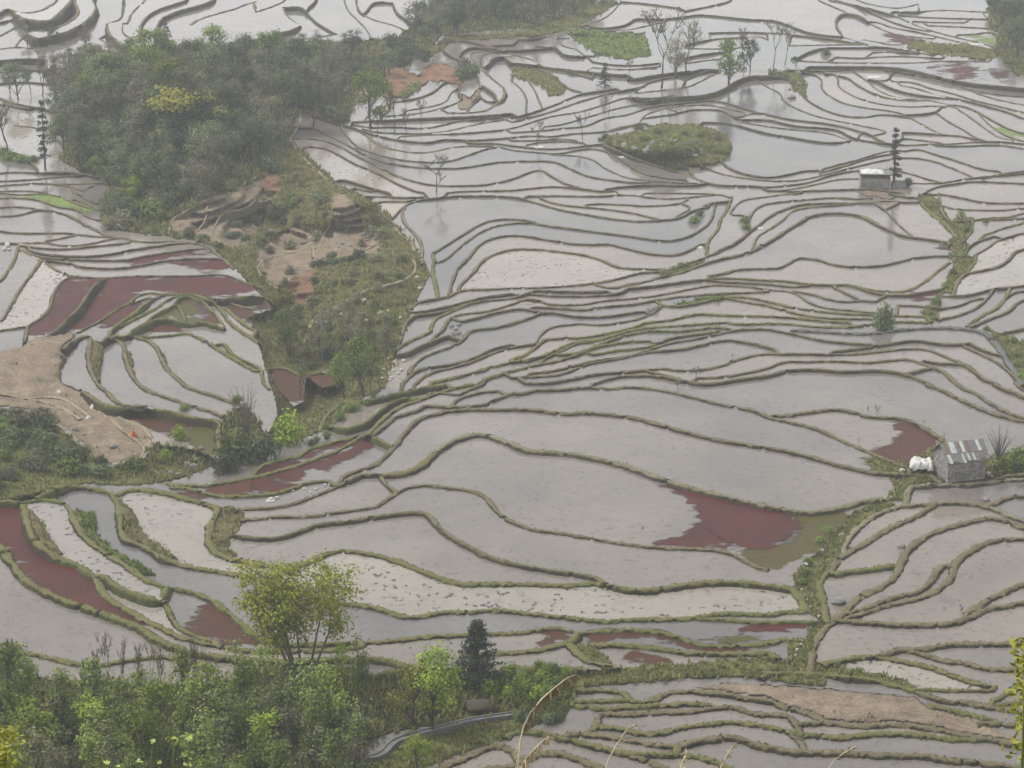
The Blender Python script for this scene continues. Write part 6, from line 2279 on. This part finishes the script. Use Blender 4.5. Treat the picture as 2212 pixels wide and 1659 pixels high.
# utility pole in the gully
p = ground(*T(1, 1, 572, 1480))
hgt = 92 * (p - Vector((0, 0, CAM_H))).length / FOC / 0.95
e = empty('utility_pole', tuple(p), 0.1)
V, F = [], []
tube(V, F, [Vector((0, 0, -.3)), Vector((0, 0, hgt * .5)), Vector((0, 0, hgt))], [0.11, 0.095, 0.08], 8)
mesh_obj('post', V, F, 'concrete', e, smooth=True)
ca_ = box_part('crossarm', e, 'concrete', -0.65, 0.65, -0.05, 0.05, hgt - 0.35, hgt - 0.25)
for x in (-0.55, 0.0, 0.55):
    V, F = [], []
    tube(V, F, [Vector((x, 0, hgt - .25)), Vector((x, 0, hgt - .15)), Vector((x, 0, hgt - .05))], [0.05, 0.07, 0.03], 6)
    mesh_obj('insulator', V, F, 'plastic', ca_)
tag(e, 'concrete utility pole with short crossarm standing in the gully', 'utility pole')

# ------------------------------------------------------------------ plants close to the viewpoint
def near(px, py, t):
    d = ray(px, py)
    return Vector((d[0] * t, d[1] * t, CAM_H + d[2] * t))


def rooted(pts):
    q = pts[-1]
    g = Vector((q.x + 0.05, q.y, hill_z(q.x, q.y) - 0.05))
    return pts + [q.lerp(g, 0.5) + Vector((0.03, 0, 0)), g]


REEDS = [([(1243, 1458), (1226, 1464), (1200, 1484), (1170, 1510), (1146, 1540), (1131, 1570), (1124, 1600), (1119, 1665)], 1, 'tall dry reed with drooping feathery plume at the bottom centre'),
         ([(1372, 1566), (1356, 1572), (1330, 1612), (1315, 1640), (1306, 1670)], 0, 'dry reed stalk right of the drooping plume'),
         ([(1486, 1622), (1476, 1640), (1468, 1668)], 0, 'short dry reed stalk, third from the left'),
         ([(1584, 1610), (1570, 1632), (1553, 1668)], 0, 'dry reed stalk with bent tip, fourth from the left'),
         ([(1185, 1590), (1160, 1612), (1135, 1640), (1118, 1668)], 1, 'small drooping reed plume below the tall one'),
         ([(1117, 1605), (1118, 1630), (1114, 1668)], 0, 'short upright reed blade left of the tall plume'),
         ([(1850, 1612), (1825, 1625), (1805, 1640), (1785, 1668)], 0, 'faint dry reed tip, rightmost of the reeds')]
for i, (pp, plume, lab_) in enumerate(REEDS):
    t0 = 13.0 + 0.4 * i
    pts = [near(x, y, t0) for x, y in pp]
    e = empty('dry_reed', tuple(rooted(pts)[-1]))
    inv = Vector(e.location)
    V, F = [], []
    full = rooted(pts)
    tube(V, F, [q - inv for q in full], [0.0022 + 0.004 * k / (len(full) - 1) for k in range(len(full))], 5)
    mesh_obj('stem', V, F, 'straw', e, smooth=True)
    V, F = [], []
    r = random.Random(i)
    nseg = 5 if plume else 2
    for k in range(min(nseg, len(pts) - 1)):
        for _ in range(60 if plume else 10):
            q = pts[k].lerp(pts[k + 1], r.random()) - inv
            d = Vector((r.uniform(-.2, 1), r.uniform(-.4, .4), r.uniform(-1, -.1) if plume else r.uniform(-.3, .5))).normalized() * r.uniform(0.02, 0.065)
            sd = Vector((0, 0, 0.005)) if abs(d.z) < abs(d.x) else Vector((0.005, 0, 0))
            st = len(V)
            V += [q - sd, q + sd, q + d + Vector((0, 0, -0.01)), q + d * 0.5 - sd * 1.5]
            F.append((st, st + 1, st + 2, st + 3))
    mesh_obj('plume', V, F, 'dry_straw', e)
    tag(e, lab_, 'reed')
BUDS = [(330, 1603, 4), (377, 1597, 4), (410, 1597, 5), (230, 1650, 4), (256, 1656, 3), (300, 1646, 4), (345, 1648, 3), (405, 1655, 5)]
places = ['left of the upper three', 'middle of the upper three', 'right of the upper three', 'leftmost at the bottom edge', 'second from the left at the bottom edge', 'third from the left at the bottom edge', 'below the upper three', 'rightmost at the bottom edge']
for i, (x, y, sz) in enumerate(BUDS):
    top = near(x, y, 11.5 + 0.15 * i)
    full = rooted([top, near(x - 2, y + 25, 11.5 + 0.15 * i), near(x - 4, y + 60, 11.5 + 0.15 * i)])
    e = empty('budding_stalk', tuple(full[-1]))
    inv = Vector(e.location)
    V, F = [], []
    tube(V, F, [q - inv for q in full], [0.003, 0.004, 0.005, 0.007, 0.009], 5)
    mesh_obj('stem', V, F, 'stem_green', e, smooth=True)
    r = random.Random(i + 50)
    for k in range(7):
        a = k * 0.9 + r.random(); L = 0.022 * sz / 4 * r.uniform(0.8, 1.2)
        c0 = top - inv + Vector((0, 0, -0.002)); d = Vector((math.cos(a), math.sin(a), r.uniform(0.0, 0.9))).normalized()
        sd = d.cross(Vector((0, 0, 1))).normalized() * L * 0.35
        mesh_obj('bud_leaf', [c0, c0 + d * L * 0.5 + sd, c0 + d * L, c0 + d * L * 0.5 - sd, c0 + d * L * 0.5 + Vector((0, 0, L * .25))], [(0, 1, 4), (1, 2, 4), (2, 3, 4), (3, 0, 4), (0, 3, 2, 1)], 'bud_green', e)
    tag(e, 'yellow-green budding stalk close to the viewer, ' + places[i], 'plant')
# leafy spray at the right and yellow shrub at the lower left corner, both near
for (x0, y0, x1, y1, n_, t0, lab_) in [(2188, 1375, 2240, 1485, 60, 11.0, 'upper yellow-green leaf spray at the right frame edge'), (2178, 1490, 2240, 1640, 60, 11.2, 'lower yellow-green leaf spray at the right frame edge'),
                                       (-30, 1570, 45, 1665, 70, 11.0, 'yellow leafed shrub in the bottom left corner')]:
    e = empty('leafy_spray', tuple(rooted([near((x0 + x1) / 2, y1, t0)])[-1]))
    inv = Vector(e.location)
    r = random.Random(int(y0))
    V, F = [], []
    tube(V, F, [q - inv for q in rooted([near((x0 + x1) / 2, y0 + 10, t0), near((x0 + x1) / 2 + 6, (y0 + y1) / 2, t0), near((x0 + x1) / 2, y1, t0)])], [0.003, 0.005, 0.007, 0.009, 0.012], 5)
    mesh_obj('stem', V, F, 'stem_green', e, smooth=True)
    V, F = [], []
    for k in range(n_ * 3):
        u, v = r.gauss(0, 0.45), r.uniform(-1, 1)
        q = near((x0 + x1) / 2 + u * (x1 - x0) / 2 * 1.1, (y0 + y1) / 2 + v * (y1 - y0) / 2, t0 + r.uniform(-.12, .12)) - inv
        d = Vector((r.gauss(0, 1), r.gauss(0, 1), r.gauss(0, .7))).normalized() * r.uniform(0.012, 0.03)
        sd = d.cross(Vector((r.gauss(0, 1), r.gauss(0, 1), r.gauss(0, 1)))).normalized() * 0.009
        st = len(V)
        V += [q - d, q + sd, q + d, q - sd]
        F.append((st, st + 1, st + 2, st + 3))
    mesh_obj('leaves', V, F, 'near_leaf', e)
    tag(e, lab_, 'plant')
